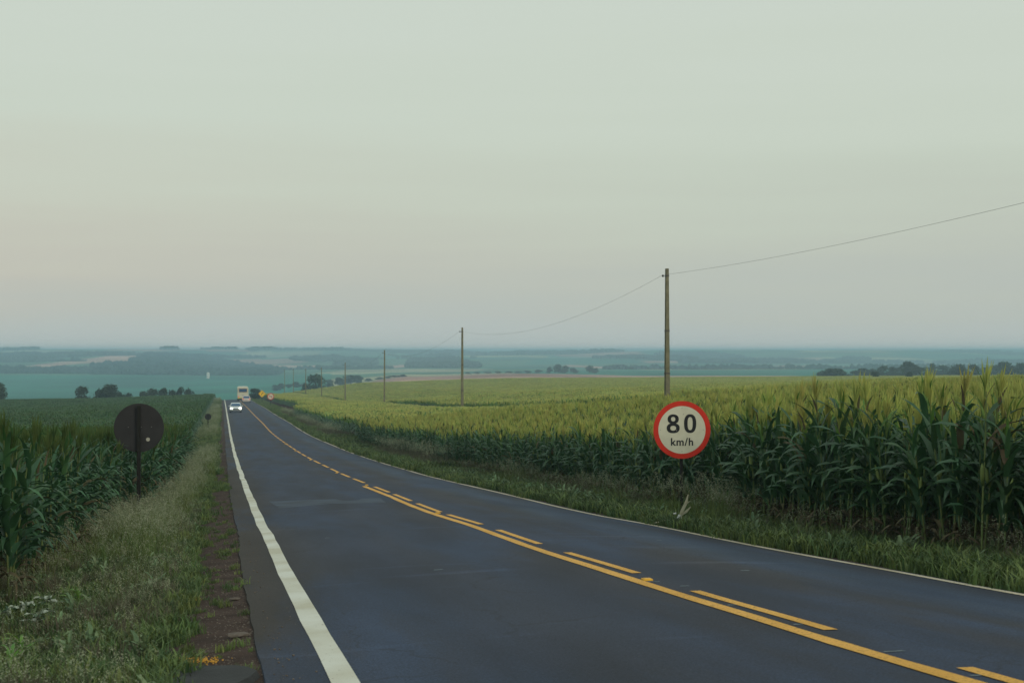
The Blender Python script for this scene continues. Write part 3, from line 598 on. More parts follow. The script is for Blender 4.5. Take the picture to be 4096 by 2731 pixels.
# ------------------------------------------------------------------ verge grass
def tuft(name, seed, nb, h, spread, mat, w=.007, lean=.5, heads=0, hmat=None):
    rn = random.Random(seed); mb = MB()
    for k in range(nb):
        a = rn.uniform(0, 6.28); r = spread*math.sqrt(rn.random()); p = Vector((math.cos(a)*r, math.sin(a)*r, -.02)); b_ = rn.uniform(0, 6.28)
        hh = h*rn.uniform(.5, 1.1); ln = hh*lean*rn.uniform(.1, 1); d = Vector((math.cos(b_), math.sin(b_), 0)); e = Vector((-d.y, d.x, 0))*w*rn.uniform(.7, 1.3)
        m1 = p+Vector((0, 0, hh*.6))+d*ln*.35; tp = p+Vector((0, 0, hh*(1-.25*lean)))+d*ln
        mb.add([p-e, p+e, m1+e*.8, tp, m1-e*.8], [(0, 1, 2, 4), (4, 2, 3)], 0)
    for k in range(heads):
        a = rn.uniform(0, 6.28); r = spread*math.sqrt(rn.random()); p = Vector((math.cos(a)*r, math.sin(a)*r, 0)); b_ = rn.uniform(0, 6.28); d = Vector((math.cos(b_), math.sin(b_), 0))
        hh = h*rn.uniform(1.0, 1.45); tp = p+Vector((0, 0, hh))+d*hh*.25; mb.tube([p, p+Vector((0, 0, hh*.6))+d*hh*.06, tp], [.0025, .002, .0015], 3, 0, cap=False)
        for j in range(16):
            q = rn.random(); c = tp+(Vector((0, 0, .16))+d*.08)*q; wv = .045*(1-q*.75); o = Vector((rn.gauss(0, wv), rn.gauss(0, wv), rn.gauss(0, .01))); s_ = .011
            u = Vector((rn.gauss(0, 1), rn.gauss(0, 1), rn.gauss(0, 1))).normalized()*s_; v_ = Vector((rn.gauss(0, 1), rn.gauss(0, 1), rn.gauss(0, 1))).normalized()*s_
            mb.add([c+o-u, c+o+v_, c+o+u*1.4], [(0, 1, 2)], 1)
    return mb.me(name, [mat, hmat or mat])
g_green = source_collection('grass_green', [tuft('grass_source', i, 34, .20, .14, M['grass'] if i % 2 else M['grass_d'], lean=.8) for i in range(4)])
g_tall = source_collection('grass_tall', [tuft('tall_source', 20+i, 26, .48, .16, M['grass'], w=.006, lean=.6, heads=6, hmat=M['seed']) for i in range(4)])
g_dry = source_collection('grass_dry', [tuft('dry_source', 30+i, 46, .42, .20, M['grass_dry'], w=.005, lean=.7, heads=5, hmat=M['seed']) for i in range(3)])
def weed(name, seed, mat, n=9, L=.16):
    rn = random.Random(seed); mb = MB()
    for i in range(n):
        v, f = leaf_geo(L*rn.uniform(.6, 1.2), L*.28, rad(rn.uniform(10, 60)), rad(rn.uniform(80, 130)), seg=4, wave=.3); mt = Matrix.Translation((rn.gauss(0, .02), rn.gauss(0, .02), rn.uniform(0, L*1.1)))@Matrix.Rotation(rn.uniform(0, 6.28), 4, 'Z'); mb.add([mt@Vector(q) for q in v], f)
    return mb.me(name, mat)
M['weed'] = material('broadleaf_weed', (.11, .19, .09), .55, col2=(.22, .31, .16), scale=3, rnd=.3, trans=.2)
g_weed = source_collection('broadleaf', [weed('weed_source', 60+i, M['weed']) for i in range(4)])
g_yel = source_collection('grass_yellow', [tuft('yellow_source', 40+i, 30, .12, .10, M['yellow_weed'], w=.008, lean=.9) for i in range(3)])
def spread(name, s0, s1, t0, t1, dens, coll, ncoll, label, mask=None, smin=.7, smax=1.3, power=1.0, hz=1.0):
    n = int((s1-s0)*(t1-t0)*dens); a = s0+(s1-s0)*RNG.random(n)**power; b_ = RNG.uniform(t0, t1, n)
    if mask is not None: m = mask(a, b_); a, b_ = a[m], b_[m]
    n = len(a); z = ground(a, b_); k = RNG.uniform(smin, smax, n)
    scatter(name, np.stack([b_, a, z], 1), np.stack([RNG.normal(0, .08, n), RNG.normal(0, .08, n), RNG.uniform(0, 6.28, n)], 1), np.stack([k, k, k*hz], 1), RNG.integers(0, ncoll, n), coll, label, 'grass')
    print(name, n)
nz = lambda a, b_, sc, sd: fbm(a/sc, b_/sc, 3, sd)
# left verge
shoulder = lambda a, b_: (b_ < -.22+(nz(a, b_*0, 2.2, 80)*.6+nz(a, b_*0, .6, 82)*.5)-np.interp(a, [9, 20, 30, 45, 47, 49, 52, 60, 400], [.15, .15, .1, .1, -.5, -.5, .1, .15, .1]))
spread('verge_grass', 5, 60, -3.7, .2, 55, g_green, 4, 'short green grass on the left verge beside the brown shoulder', lambda a, b_: shoulder(a, b_) & (nz(a, b_, 1.1, 81) > -.10+np.interp(a, [8, 25], [.06, -.1])), .4, 1.2, 1.15)
spread('verge_grass', 60, 420, -3.6, .25, 14, g_green, 4, 'green grass on the far stretch of the left verge', shoulder, 1.2, 2.4, 1.3)
spread('tall_grass', 13, 60, -3.3, -.4, 15, g_tall, 4, 'tall pale feathery seed-head grass on the left verge', lambda a, b_: shoulder(a, b_+.35) & (nz(a, b_, 1.8, 83)+np.interp(a, [13, 22, 30, 60], [-.26, .0, .08, .08]) > .0), .45, 1.0, 1.0)
spread('tall_grass', 60, 400, -3.3, -.3, 4, g_tall, 4, 'tall pale grass on the far stretch of the left verge', lambda a, b_: nz(a, b_, 6, 84) > .02, .8, 1.3, 1.3)
spread('dry_grass', 7, 50, -3.4, -.5, 14, g_dry, 3, 'wiry dry grass clumps on the left verge', lambda a, b_: nz(a, b_, .9, 85) > .03, .25, .75)
spread('yellow_weed', 14.4, 15.9, -.9, -.28, 45, g_yel, 3, 'yellowed low weeds at the edge of the brown shoulder', lambda a, b_: nz(a, b_, .4, 86) > -.05, .4, 1.0)
spread('broadleaf_weeds', 7, 55, -2.7, -.45, 9, g_weed, 4, 'broad-leaved pale green weeds in the left verge', lambda a, b_: shoulder(a, b_) & (nz(a, b_, 1.3, 87) > .0), .35, 1.0)
spread('broadleaf_weeds', 14, 55, 8.3, 10.4, 7, g_weed, 4, 'broad-leaved green weeds in the right verge', lambda a, b_: nz(a, b_, 1.3, 88) > .0, .6, 1.5)
spread('tall_grass', 24.5, 27.6, 8.6, 9.9, 9, g_tall, 4, 'tall grass clump round the foot of the speed sign', None, .8, 1.25)
spread('shoulder_grass', 8, 60, -.6, .25, 16, g_green, 4, 'sparse low grass creeping onto the brown shoulder', lambda a, b_: (nz(a, b_, .45, 89) > .04), .2, .6)
# right verge
rmask = lambda a, b_: b_ > 8.05+nz(a, b_*0, 2.5, 90)*.6
spread('verge_grass', 13, 60, 7.95, 10.7, 70, g_green, 4, 'green grass along the right edge of the road', rmask, .5, 1.9)
spread('verge_grass', 60, 420, 8.0, 11.2, 16, g_green, 4, 'green grass along the far right edge of the road', rmask, 1.3, 2.8, 1.3)
spread('dry_grass', 13, 60, 8.9, 10.8, 6, g_dry, 3, 'dry grey-brown grass at the foot of the right corn rows', lambda a, b_: nz(a, b_, 2.2, 91) > -.05, .5, 1.0)
spread('dry_grass', 60, 220, 8.9, 10.9, 5, g_dry, 3, 'dry pale grass clumps at the foot of the far right corn', lambda a, b_: nz(a, b_, 9, 92) > .03, 1.0, 1.7)
spread('tall_grass', 27, 60, 8.9, 10.3, 5, g_tall, 4, 'tall pale seed-head grass below the speed sign', lambda a, b_: nz(a, b_, 3, 93) > .04, .7, 1.15)

# ------------------------------------------------------------------ signs
def ring_glyph(mb, cx, cz, rx, rz, wx, wz, y, th, n=28, p=2.0, p2=2.0):
    V = []; Fc = []
    def pt(a, x, z, pw): c, s_ = math.cos(a), math.sin(a); return (cx+math.copysign(abs(c)**(2/pw), c)*x, cz+math.copysign(abs(s_)**(2/pw), s_)*z)
    for yy in (y-th, y):
        for x, z, pw in ((rx, rz, p), (rx-wx, rz-wz, p2)):
            V += [(pt(6.28318*k/n, x, z, pw)[0], yy, pt(6.28318*k/n, x, z, pw)[1]) for k in range(n)]
    for k in range(n):
        j = (k+1) % n; Fc += [(k, j, n+j, n+k), (k, 2*n+k, 2*n+j, j), (n+k, n+j, 3*n+j, 3*n+k)]
    mb.add(V, Fc)
def text_mesh(txt, size, mat, off=.0, th=.002):
    cu = bpy.data.curves.new('lettering', 'FONT'); cu.body = txt; cu.size = size; cu.align_x = 'CENTER'; cu.align_y = 'CENTER'; cu.extrude = th/2; cu.offset = off; cu.space_character = 1.12
    o = bpy.data.objects.new('tmp', cu); C.objects.link(o); bpy.context.view_layer.update()
    me = bpy.data.meshes.new_from_object(o); bpy.data.objects.remove(o); me.name = 'lettering'; me.materials.clear(); me.materials.append(mat); me.transform(Matrix.Rotation(rad(90), 4, 'X')); return me
u = .00262   # metres per measured unit on the speed sign
sg = empty('speed_limit_sign', (9.2, 27.75, G(27.75, 9.2)), -rad(8)); zc = -1.625-sg.location.z
tag(sg, 'round white speed limit sign with red rim reading 80 km/h', 'road sign')
MB().box((0, .055, zc/2+.15), (.06, .05, zc+.6)).build('post', M['post'], sg)
MB().disc((0, .0, zc), .588, .006, 64).build('back_plate', M['backplate'], sg)
MB().disc((0, -.008, zc), .588, .003, 72, 0, .487).build('red_border', M['red'], sg)
MB().disc((0, -.0075, zc), .4855, .0025, 72).build('white_face', M['cream'], sg)
yf = -.0115
mb = MB(); ring_glyph(mb, -69*u, zc+(623-539)*u, 44*u, 37.5*u, 27*u, 20*u, yf, .002, p=2.2, p2=2.2); mb.build('digit', M['black'], sg)
mb = MB(); ring_glyph(mb, -69*u, zc+(623-609)*u, 51*u, 39*u, 28*u, 20*u, yf-.0003, .002, p=2.3, p2=2.3); d8 = mb.build('digit_bowl', M['black'], sg); 
mb = MB(); ring_glyph(mb, 64*u, zc+(623-574)*u, 48*u, 73*u, 28*u, 22*u, yf, .002, p=2.4, p2=2.6); mb.build('digit', M['black'], sg)
lt = link('lettering', text_mesh('km/h', 82*u, M['black'], .0045), sg, (0, yf-.001, zc-(719-623)*u))
for x, z in ((0, 170), (-170, 0), (167, 0), (0, -167), (12, 122), (-42, -4)):
    MB().disc((x*u, -.0115, zc+z*u), .009, .003, 10).build('rivet', M['rivet'], sg)
def sign_back(name, s, t, r, zcen, label, sticker=True, mat='backplate'):
    g = empty(name, (t, s, G(s, t)), 0); zc = zcen-g.location.z; tag(g, label, 'road sign')
    MB().box((-.0, -.05, zc/2+.24*r), (.085, .07, zc+r*1.35)).build('post', M['post'], g)
    MB().disc((0, .012, zc), r, .006, 64).build('plate', M[mat], g)
    for x, z in ((-.42*r, .02), (.10*r, .02), (.5*r, .02), (-.04*r, .66*r)): MB().box((x, -.018, zc+z), (.018, .008, .01)).build('bolt', M['rivet'], g)
    if sticker:
        mb = MB(); mb.disc((.36*r, .0035, zc-.48*r), .045, .002, 14); mb.build('sticker', M['sticker'], g)
    return g
sign_back('sign_back', 34.05, -1.88, .565, -1.80, 'large round sign seen from its black back on a dark post beside the left cornfield')
sign_back('sign_back', 150, -1.38, .33, -6.87, 'small dark round sign back far along the left verge', False)
def far_sign(name, s, t, zcen, label):
    g = empty(name, (t, s, G(s, t)), -rad(3)); zc = zcen-g.location.z; tag(g, label, 'road sign'); MB().box((0, .06, zc/2), (.09, .07, zc)).build('post', M['post'], g); return g, zc
g, zc = far_sign('warning_sign', 333, 9.1, -10.05, 'yellow diamond warning sign on the right verge beyond the nearest curve of corn'); h = .86
g['label'] = 'yellow diamond warning sign with a dark bent arrow, far down the right verge'
mb = MB(); mb.add([(0, y, zc+h) if k == 0 else (h, y, zc) if k == 1 else (0, y, zc-h) if k == 2 else (-h, y, zc) for y in (-.02, 0) for k in range(4)], [(0, 1, 2, 3)[::-1], (4, 5, 6, 7), (0, 4, 5, 1), (1, 5, 6, 2), (2, 6, 7, 3), (3, 7, 4, 0)]); mb.build('plate', M['yellow_sign'], g)
mb = MB(); 
for (x0, z0), (x1, z1) in (((-.77, 0), (0, .77)), ((0, .77), (.77, 0)), ((.77, 0), (0, -.77)), ((0, -.77), (-.77, 0))): mb.tube([(x0, -.024, zc+z0), (x1, -.024, zc+z1)], .014, 4)
mb.build('rim_line', M['black'], g)
mb = MB(); mb.tube([(-.05, -.03, zc-.36), (-.05, -.03, zc-.02), (.14, -.03, zc+.16)], .05, 4); mb.add([(.02, -.05, zc+.26), (.30, -.05, zc+.32), (.24, -.05, zc+.04)], [(0, 1, 2)]); mb.build('arrow', M['black'], g)
g, zc = far_sign('no_overtaking_sign', 291, 9.68, -9.35, 'round white sign with red rim, right of the yellow diamond far down the right verge')
MB().disc((0, 0, zc), .67, .02, 40).build('plate', M['cream'], g); MB().disc((0, -.024, zc), .67, .006, 40, 0, .54).build('red_border', M['red'], g)
mb = MB()
for x, m_ in ((-.2, 0), (.2, 0)): mb.box((x, -.03, zc-.02), (.20, .02, .09)); mb.box((x, -.031, zc+.05), (.12, .02, .06))
mb.build('car_symbols', M['black'], g); mb = MB(); mb.tube([(-.38, -.045, zc+.38), (.38, -.045, zc-.38)], .035, 4); mb.build('red_bar', M['red'], g)

# ------------------------------------------------------------------ power poles and wires
PS = [94+80*i for i in range(8)]; PT = 29.6
ptop = [5.62, 2.80, .0, -2.9, -5.0, -6.3, -7.4, -8.6]
def pole_mesh(h, w0=.42, w1=.24):   # double-T concrete section, recessed on two faces
    mb = MB(); sec = lambda w: [(-w/2, -w/2), (w/2, -w/2), (w/2, -w*.3), (w*.28, -w*.22), (w*.28, w*.22), (w/2, w*.3), (w/2, w/2), (-w/2, w/2), (-w/2, w*.3), (-w*.28, w*.22), (-w*.28, -w*.22), (-w/2, -w*.3)]
    V = []; Fc = []; n = 12; zs = [-.5, h*.25, h*.5, h*.75, h]
    for z in zs: w = w0+(w1-w0)*max(z, 0)/h; V += [(x*.78, y, z) for x, y in sec(w)]
    for i in range(len(zs)-1):
        for k in range(n): j = (k+1) % n; Fc.append((i*n+k, i*n+j, (i+1)*n+j, (i+1)*n+k))
    Fc.append(tuple(range((len(zs)-1)*n, len(zs)*n))); mb.add(V, Fc); return mb
pnames = ['nearest and tallest concrete power pole, rising behind the 80 km/h sign', 'second nearest concrete power pole in the right cornfield', 'third concrete power pole, its tip level with the far hills', 'fourth concrete power pole from the camera in the right cornfield',
          'fifth power pole, just left of the fourth, with a round dark tree to its left', 'sixth power pole, at the left edge of the round dark tree', 'seventh power pole, faint against blue trees', 'farthest and faintest power pole of the row, leftmost']
PTS = [30.1, 29.2, 28.5, 28.3, 28.3, 28.3, 28.0, 28.0]
for i, s in enumerate(PS):
    PT = PTS[i]; z = G(s, PT); g = empty('power_pole', (PT, s, z), random.uniform(-.1, .1)); g.rotation_euler[1] = random.gauss(0, .004); h = ptop[i]-z; tag(g, pnames[i], 'power pole', 'concrete power poles along the right cornfield')
    pole_mesh(h).build('shaft', M['pole'], g)
    MB().tube([(-.12, 0, h-.52), (-.30, 0, h-.52)], .022, 6).build('pin', M['porcelain'], g)
    MB().tube([(-.30, 0, h-.58), (-.30, 0, h-.53), (-.30, 0, h-.47), (-.30, 0, h-.42)], [.05, .085, .06, .03], 8).build('insulator', M['porcelain'], g)
    if i < 2:
        for zz in (h*.62, h*.36, h-.5): w = .42-.18*zz/h; MB().box((0, 0, zz), (w*.78+.03, w+.03, .10)).build('band', M['band'], g)
att = [(q-.3, s, p-.44) for q, s, p in zip(PTS, PS, ptop)]; att = [(30.7, 14, 7.6)]+att
for i in range(len(att)-1):
    a, b_ = Vector(att[i]), Vector(att[i+1]); sag = [.85, 1.8, 1.7, 1.6, 1.5, 1.4, 1.3, 1.3][i]; n = 28
    pts = [a.lerp(b_, k/n)-Vector((0, 0, sag*4*(k/n)*(1-k/n))) for k in range(n+1)]
    mb = MB(); mb.tube(pts, .007 if i < 2 else .009, 5); o = mb.build('power_wire', M['wire'])
    tag(o, ['grey overhead wire climbing from the nearest pole to the upper right', 'sagging overhead wire between the two nearest power poles', 'overhead wire between the second and third power poles', 'thin overhead wire between the third and fourth power poles', 'thin overhead wire from the fourth to the fifth power pole', 'thin overhead wire from the fifth to the sixth power pole', 'thin overhead wire from the sixth to the seventh power pole', 'thin overhead wire between the two farthest power poles'][i], 'power wire', 'overhead wires between the power poles')

# ------------------------------------------------------------------ vehicles
def loft(mb, prof, hw, m=0):
    """prof: list of (y, z, half width) outlines as rings of a hull; each ring is a list of (x,y,z)"""
    n = len(prof[0]); V = [p for ring in prof for p in ring]; Fc = []
    for i in range(len(prof)-1):
        for k in range(n): j = (k+1) % n; Fc.append((i*n+k, i*n+j, (i+1)*n+j, (i+1)*n+k))
    Fc += [tuple(range(n))[::-1], tuple(range((len(prof)-1)*n, len(prof)*n))]; mb.add(V, Fc, m)
def car(name, s, t, heading, paint, label, lights, front_toward_camera, wd=1.78, L=4.1, H=1.5):
    g = empty(name, (t, s, float(road_z(s, t))+.01), heading); slope = math.atan((float(zr(s+2))-float(zr(s-2)))/4); g.rotation_euler[0] = slope*math.cos(heading); tag(g, label, 'car')
    # front faces local -y
    def ring(y, z0, z1, w): return [(-w*.94, y, z0), (-w, y, z0+.18), (-w, y, z1-.12), (-w*.9, y, z1), (w*.9, y, z1), (w, y, z1-.12), (w, y, z0+.18), (w*.94, y, z0)]
    w = wd/2; h = L/2
    mb = MB(); loft(mb, [ring(-h, .28, .62, w*.82), ring(-h+.15, .22, .74, w*.94), ring(-h+.75, .2, .88, w), ring(-h+1.25, .2, .96, w), ring(0, .2, .98, w), ring(h-.8, .2, .98, w), ring(h-.2, .22, .95, w*.96), ring(h, .3, .86, w*.86)], w)
    body = mb.build('body', paint, g, True)
    def cab(y, z, ww): return [(-ww, y, .93), (-ww*.96, y, z), (ww*.96, y, z), (ww, y, .93)]
    R = [(-h+1.15, .95, w*.88), (-h+1.75, H-.08, w*.76), (-h+2.2, H, w*.74), (h-.9, H-.02, w*.74), (h-.28, .98, w*.84)]
    mb = MB(); V = []; 
    for y, z, ww in R: V += [(-w*.92, y, .93), (-ww, y, z), (ww, y, z), (w*.92, y, .93)]
    Fc = []
    for i in range(4):
        for k in range(3): Fc.append((i*4+k, i*4+k+1, (i+1)*4+k+1, (i+1)*4+k))
    mb.add(V, Fc); mb.build('roof', paint, g)
    def quad(nm, P, mat): MB().add(P, [tuple(range(len(P)))]).build(nm, mat, g)
    y0, y1 = R[0][0], R[1][0]
    quad('windscreen', [(-w*.80, y0-.0, .995), (w*.80, y0-.0, .995), (w*.68, y1-.06, H-.12), (-w*.68, y1-.06, H-.12)], M['glass'])
    y0, y1 = R[4][0], R[3][0]
    quad('rear_window', [(w*.74, y0+.01, 1.04), (-w*.74, y0+.01, 1.04), (-w*.66, y1+.12, H-.12), (w*.66, y1+.12, H-.12)], M['glass'])
    for sx in (-1, 1): quad('side_window', [(sx*(w*.905), -h+1.55, 1.0), (sx*(w*.905), h-.75, 1.0), (sx*(w*.755+.012), h-1.05, H-.12), (sx*(w*.755+.012), -h+1.95, H-.12)], M['glass'])
    for sx in (-1, 1):
        MB().box((sx*w*.72, -h+.02, .66), (.34, .16, .17)).build('headlight', M['lamp_on'] if lights else M['plate'], g)
        MB().box((sx*w*.76, h-.06, .84), (.24, .14, .22)).build('tail_light', M['tail'], g)
        MB().box((sx*(w+.07), -h+1.45, 1.02), (.18, .12, .12)).build('wing_mirror', paint, g)
        for y in (-h+.78, h-.75):
            wv = MB().tube([(sx*(w-.2), y, .31), (sx*(w-.01), y, .31)], .31, 14).build('wheel', M['tyre'], g); MB().tube([(sx*(w-.03), y, .31), (sx*(w+.005), y, .31)], .19, 10).build('rim', M['rim'], wv)
    MB().box((0, -h-.0, .56), (wd*.5, .08, .14)).build('grille', M['plastic'], g); MB().box((0, -h+.04, .34), (wd*.78, .14, .10)).build('bumper', M['plastic'], g)
    MB().box((0, h+.01, .62), (.42, .03, .13)).build('number_plate', M['plate'], g); MB().box((0, h-.02, .42), (wd*.84, .14, .2)).build('rear_bumper', paint, g)
    return g
car('white_car', 228, 2.15, 0, M['car_white'], 'white hatchback with lit headlights driving towards the camera', True, True, wd=1.86)
car('silver_car', 338, 5.6, math.pi, M['car_silver'], 'pale silver car driving away behind the cream bus', False, False, wd=1.9, H=1.62)
bs = 372; bt = 5.35; g = empty('bus', (bt, bs, float(road_z(bs, bt))+.01)); tag(g, 'cream high-sided bus with a wide upper window, just ahead of the pale silver car', 'bus')
bw, bh, bl = 2.75, 3.45, 9
mb = MB(); 
def bring(y, k): w = bw/2*k; return [(-w, y, .45), (-w, y, bh-.25), (-w+.22, y, bh), (w-.22, y, bh), (w, y, bh-.25), (w, y, .45)]
loft(mb, [bring(0, .97), bring(.2, 1), bring(bl-.3, 1), bring(bl, .96)], 0); mb.build('body', M['bus'], g)
MB().box((0, -.02, 2.6), (2.2, .06, 1.0)).build('window_surround', M['bus_frame'], g); MB().box((0, -.06, 2.62), (1.9, .05, .78)).build('rear_window', M['glass'], g)
MB().box((0, -.03, .62), (2.5, .14, .28)).build('bumper', M['bumper_y'], g); MB().box((0, .3, .42), (2.2, .8, .3)).build('underside', M['plastic'], g)
for sx in (-1, 1):
    MB().box((sx*1.1, -.03, 1.0), (.22, .06, .3)).build('tail_light', M['tail'], g)
    for y in (1.9, 7.2): wv = MB().tube([(sx*(bw/2-.32), y, .5), (sx*(bw/2-.02), y, .5)], .5, 14).build('wheel', M['tyre'], g); MB().tube([(sx*(bw/2-.04), y, .5), (sx*(bw/2), y, .5)], .26, 10).build('rim', M['rim'], wv)
    for k in range(5): MB().box((sx*(bw/2+.004), 1.5+k*1.5, 2.5), (.02, 1.2, .8)).build('side_window', M['glass'], g)
MB().box((0, -.04, 1.35), (.5, .03, .18)).build('number_plate', M['plate'], g)

# ------------------------------------------------------------------ trees
def tree_parts(seed, w, h, dense=1.0, low=.12):
    rn = random.Random(seed); cl = []; nC = rn.randint(9, 13)
    for k in range(nC):
        a = rn.uniform(0, 6.28); r = (w/2)*.68*math.sqrt(rn.random()); z = h*rn.uniform(low+.08, .84); f = 1-.55*(max(0, z/h-.45)/.55)**1.5
        cl.append((Vector((math.cos(a)*r*f, math.sin(a)*r*f, z)), w*rn.uniform(.17, .27)))
    cl.append((Vector((rn.uniform(-.1, .1)*w, 0, h*.86)), w*.17))
    mb = MB(); N_ = int(1500*dense)
    for k in range(N_):
        c, r = rn.choice(cl); d = Vector((rn.gauss(0, 1), rn.gauss(0, 1), rn.gauss(0, .8))).normalized()*r*(rn.random()**.35)*rn.uniform(.9, 1.15); p = c+Vector((d.x, d.y, d.z*min(1.1, h/w)))
        if p.z < 0: continue
        s_ = w*rn.uniform(.03, .065); u_ = Vector((rn.gauss(0, 1), rn.gauss(0, 1), rn.gauss(0, .5))).normalized(); v_ = u_.cross(Vector((rn.gauss(0, 1), rn.gauss(0, 1), 1))).normalized()
        mb.add([p-u_*s_, p+v_*s_*.8, p+u_*s_, p-v_*s_*.8], [(0, 1, 2, 3)])
    cm = mb.me('crown', M['crown']); mb = MB(); tr = w*.03+.08
    mb.tube([(0, 0, -1), (w*.01, 0, h*.25), (0, w*.02, h*.5), (0, 0, h*.72)], [tr*1.25, tr, tr*.7, tr*.2], 7)
    for c, r in cl[:6]: mb.tube([(0, 0, h*.28), tuple(c*.55+Vector((0, 0, h*.1))), tuple(c)], [tr*.5, tr*.3, tr*.08], 5)
    return cm, mb.me('trunk', M['trunk'], True)
TP = [tree_parts(500+i, 1.0*7, 6.0, low=lo) for i, lo in enumerate((.04, .05, .12, .0, .12))]
def tree(xv, ytop, wpx, d, var, label, group, squash=None):
    s, t = at(xv, d); z = G(s, t); top = -(ytop-YH)/FV*d; h = max(top-z, 2.0); w = wpx/FV*d; g = empty('tree', (t, s, z), random.uniform(0, 6.28)); tag(g, label, 'tree', group)
    cm, tm = TP[var]; 
    for nm, me in (('crown', cm), ('trunk', tm)): link(nm, me, g)
    g.scale = (w/6.6, w/6.6, h/6.1); return g
gl = 'dark trees on the rise beyond the left cornfield'
tree(-2, 879, 38, 432, 4, 'dark tree cut by the left edge of the photo', gl)
tree(188, 888, 37, 440, 0, 'small rounded dark tree, alone beyond the left corn', gl)
tree(246, 883, 56, 440, 1, 'largest dark tree beyond the left corn, right of the small rounded one', gl)
for i, (x, y, w) in enumerate(((228, 894, 30), (275, 900, 28), (296, 902, 30), (330, 899, 30), (350, 893, 34), (374, 891, 34), (396, 895, 26), (413, 890, 26), (432, 893, 28))):
    tree(x, y, w, 455+4*i, i % 4, ['low bush at the left foot of the largest tree beyond the left corn', 'low dark bush just right of the largest tree beyond the left corn', 'lowest dark bush midway along the tree row beyond the left corn', 'low bush at the left end of the long tree clump beyond the left corn', 'second tree of the long clump beyond the left corn', 'middle tree of the long clump beyond the left corn, the broadest there', 'narrow tree near the middle of the long clump beyond the left corn', 'small peaked tree near the right end of the long clump', 'rightmost tree of the long clump, where the left corn begins to rise'][i], gl)
gr_ = 'trees behind the right cornfield'
tree(724, 860, 50, 720, 0, 'solitary broad round dark tree between two far power poles', gr_); tree(700, 880, 18, 725, 3, 'small dark bush at the left foot of the round tree', gr_)
gh = 'dark bushes beyond the road crest'
tree(583, 892, 22, 470, 0, 'dark bush on the right verge beside the bus', gh); tree(593, 893, 18, 462, 3, 'dark bush between the bus and the yellow sign', gh)
for i, (x, y, w, d) in enumerate(((632, 884, 16, 1250), (644, 880, 22, 1260), (662, 882, 20, 1300), (680, 877, 26, 1280), (694, 882, 18, 1290))): tree(x, y, w, d, i % 5, ['hazy blue tree, leftmost of the clump by the farthest poles', 'hazy blue tree in front of the farthest power pole', 'low hazy blue tree between the two farthest poles', 'tall hazy blue tree just left of the round dark tree', 'small hazy blue bush touching the round dark tree'][i], gr_)
for i, (x, y, w, d) in enumerate(((757, 872, 26, 1180), (780, 867, 30, 1200), (806, 861, 38, 1220), (824, 862, 26, 1200), (845, 869, 22, 1280), (872, 871, 20, 1300), (890, 869, 20, 1300), (906, 868, 26, 1320), (925, 867, 22, 1320))):
    tree(x, y, w, d, i % 5, ['hazy blue tree right of the round dark tree', 'hazy blue tree left of the fourth pole', 'tallest hazy blue tree right of the fourth pole', 'hazy blue tree on the right shoulder of the tallest hazy one', 'small hazy bush right of the tallest hazy tree', 'small hazy bush just left of the third pole', 'hazy bush just right of the third pole', 'hazy broad bush at the left end of the bare pink field', 'hazy bush touching the bare pink field'][i], gr_)
gt = 'hazy trees in a line above the bare pink field'
xs = [(1168, 853, 20), (1190, 852, 22), (1212, 851, 20), (1236, 849, 22), (1262, 843, 16), (1282, 836, 22), (1298, 840, 20), (1318, 845, 22), (1354, 839, 18), (1368, 845, 16), (1120, 856, 18), (1144, 855, 18), (1075, 858, 16), (1096, 857, 18)]
pl = ['eleventh', ]
for i, (x, y, w) in enumerate(sorted(xs)):
    lab = ['leftmost small tree of the hazy line, just right of the second pole', 'second tree from the left in the hazy line', 'third tree from the left in the hazy line', 'fourth tree from the left in the hazy line', 'fifth tree from the left in the hazy line', 'low tree left of the middle of the hazy line', 'middle tree of the hazy line', 'tree right of the middle of the hazy line', 'narrow tree rising left of the highest one in the hazy line', 'highest tree of the hazy line', 'tree just right of the highest one in the hazy line', 'low tree filling the gap right of the highest one', 'tall narrow tree near the right end of the hazy line', 'rightmost small tree of the hazy line'][i]
    tree(x, y, w, 1500, i % 5, lab, gt)
gx = 'trees along the right skyline'
tree(1907, 846, 64, 760, 1, 'broad low dark tree at the left end of the right skyline', gx); tree(1935, 852, 30, 765, 3, 'dark bush at the right foot of the broad low tree', gx); tree(1884, 855, 26, 765, 3, 'small dark bush at the left foot of the broad low tree', gx)
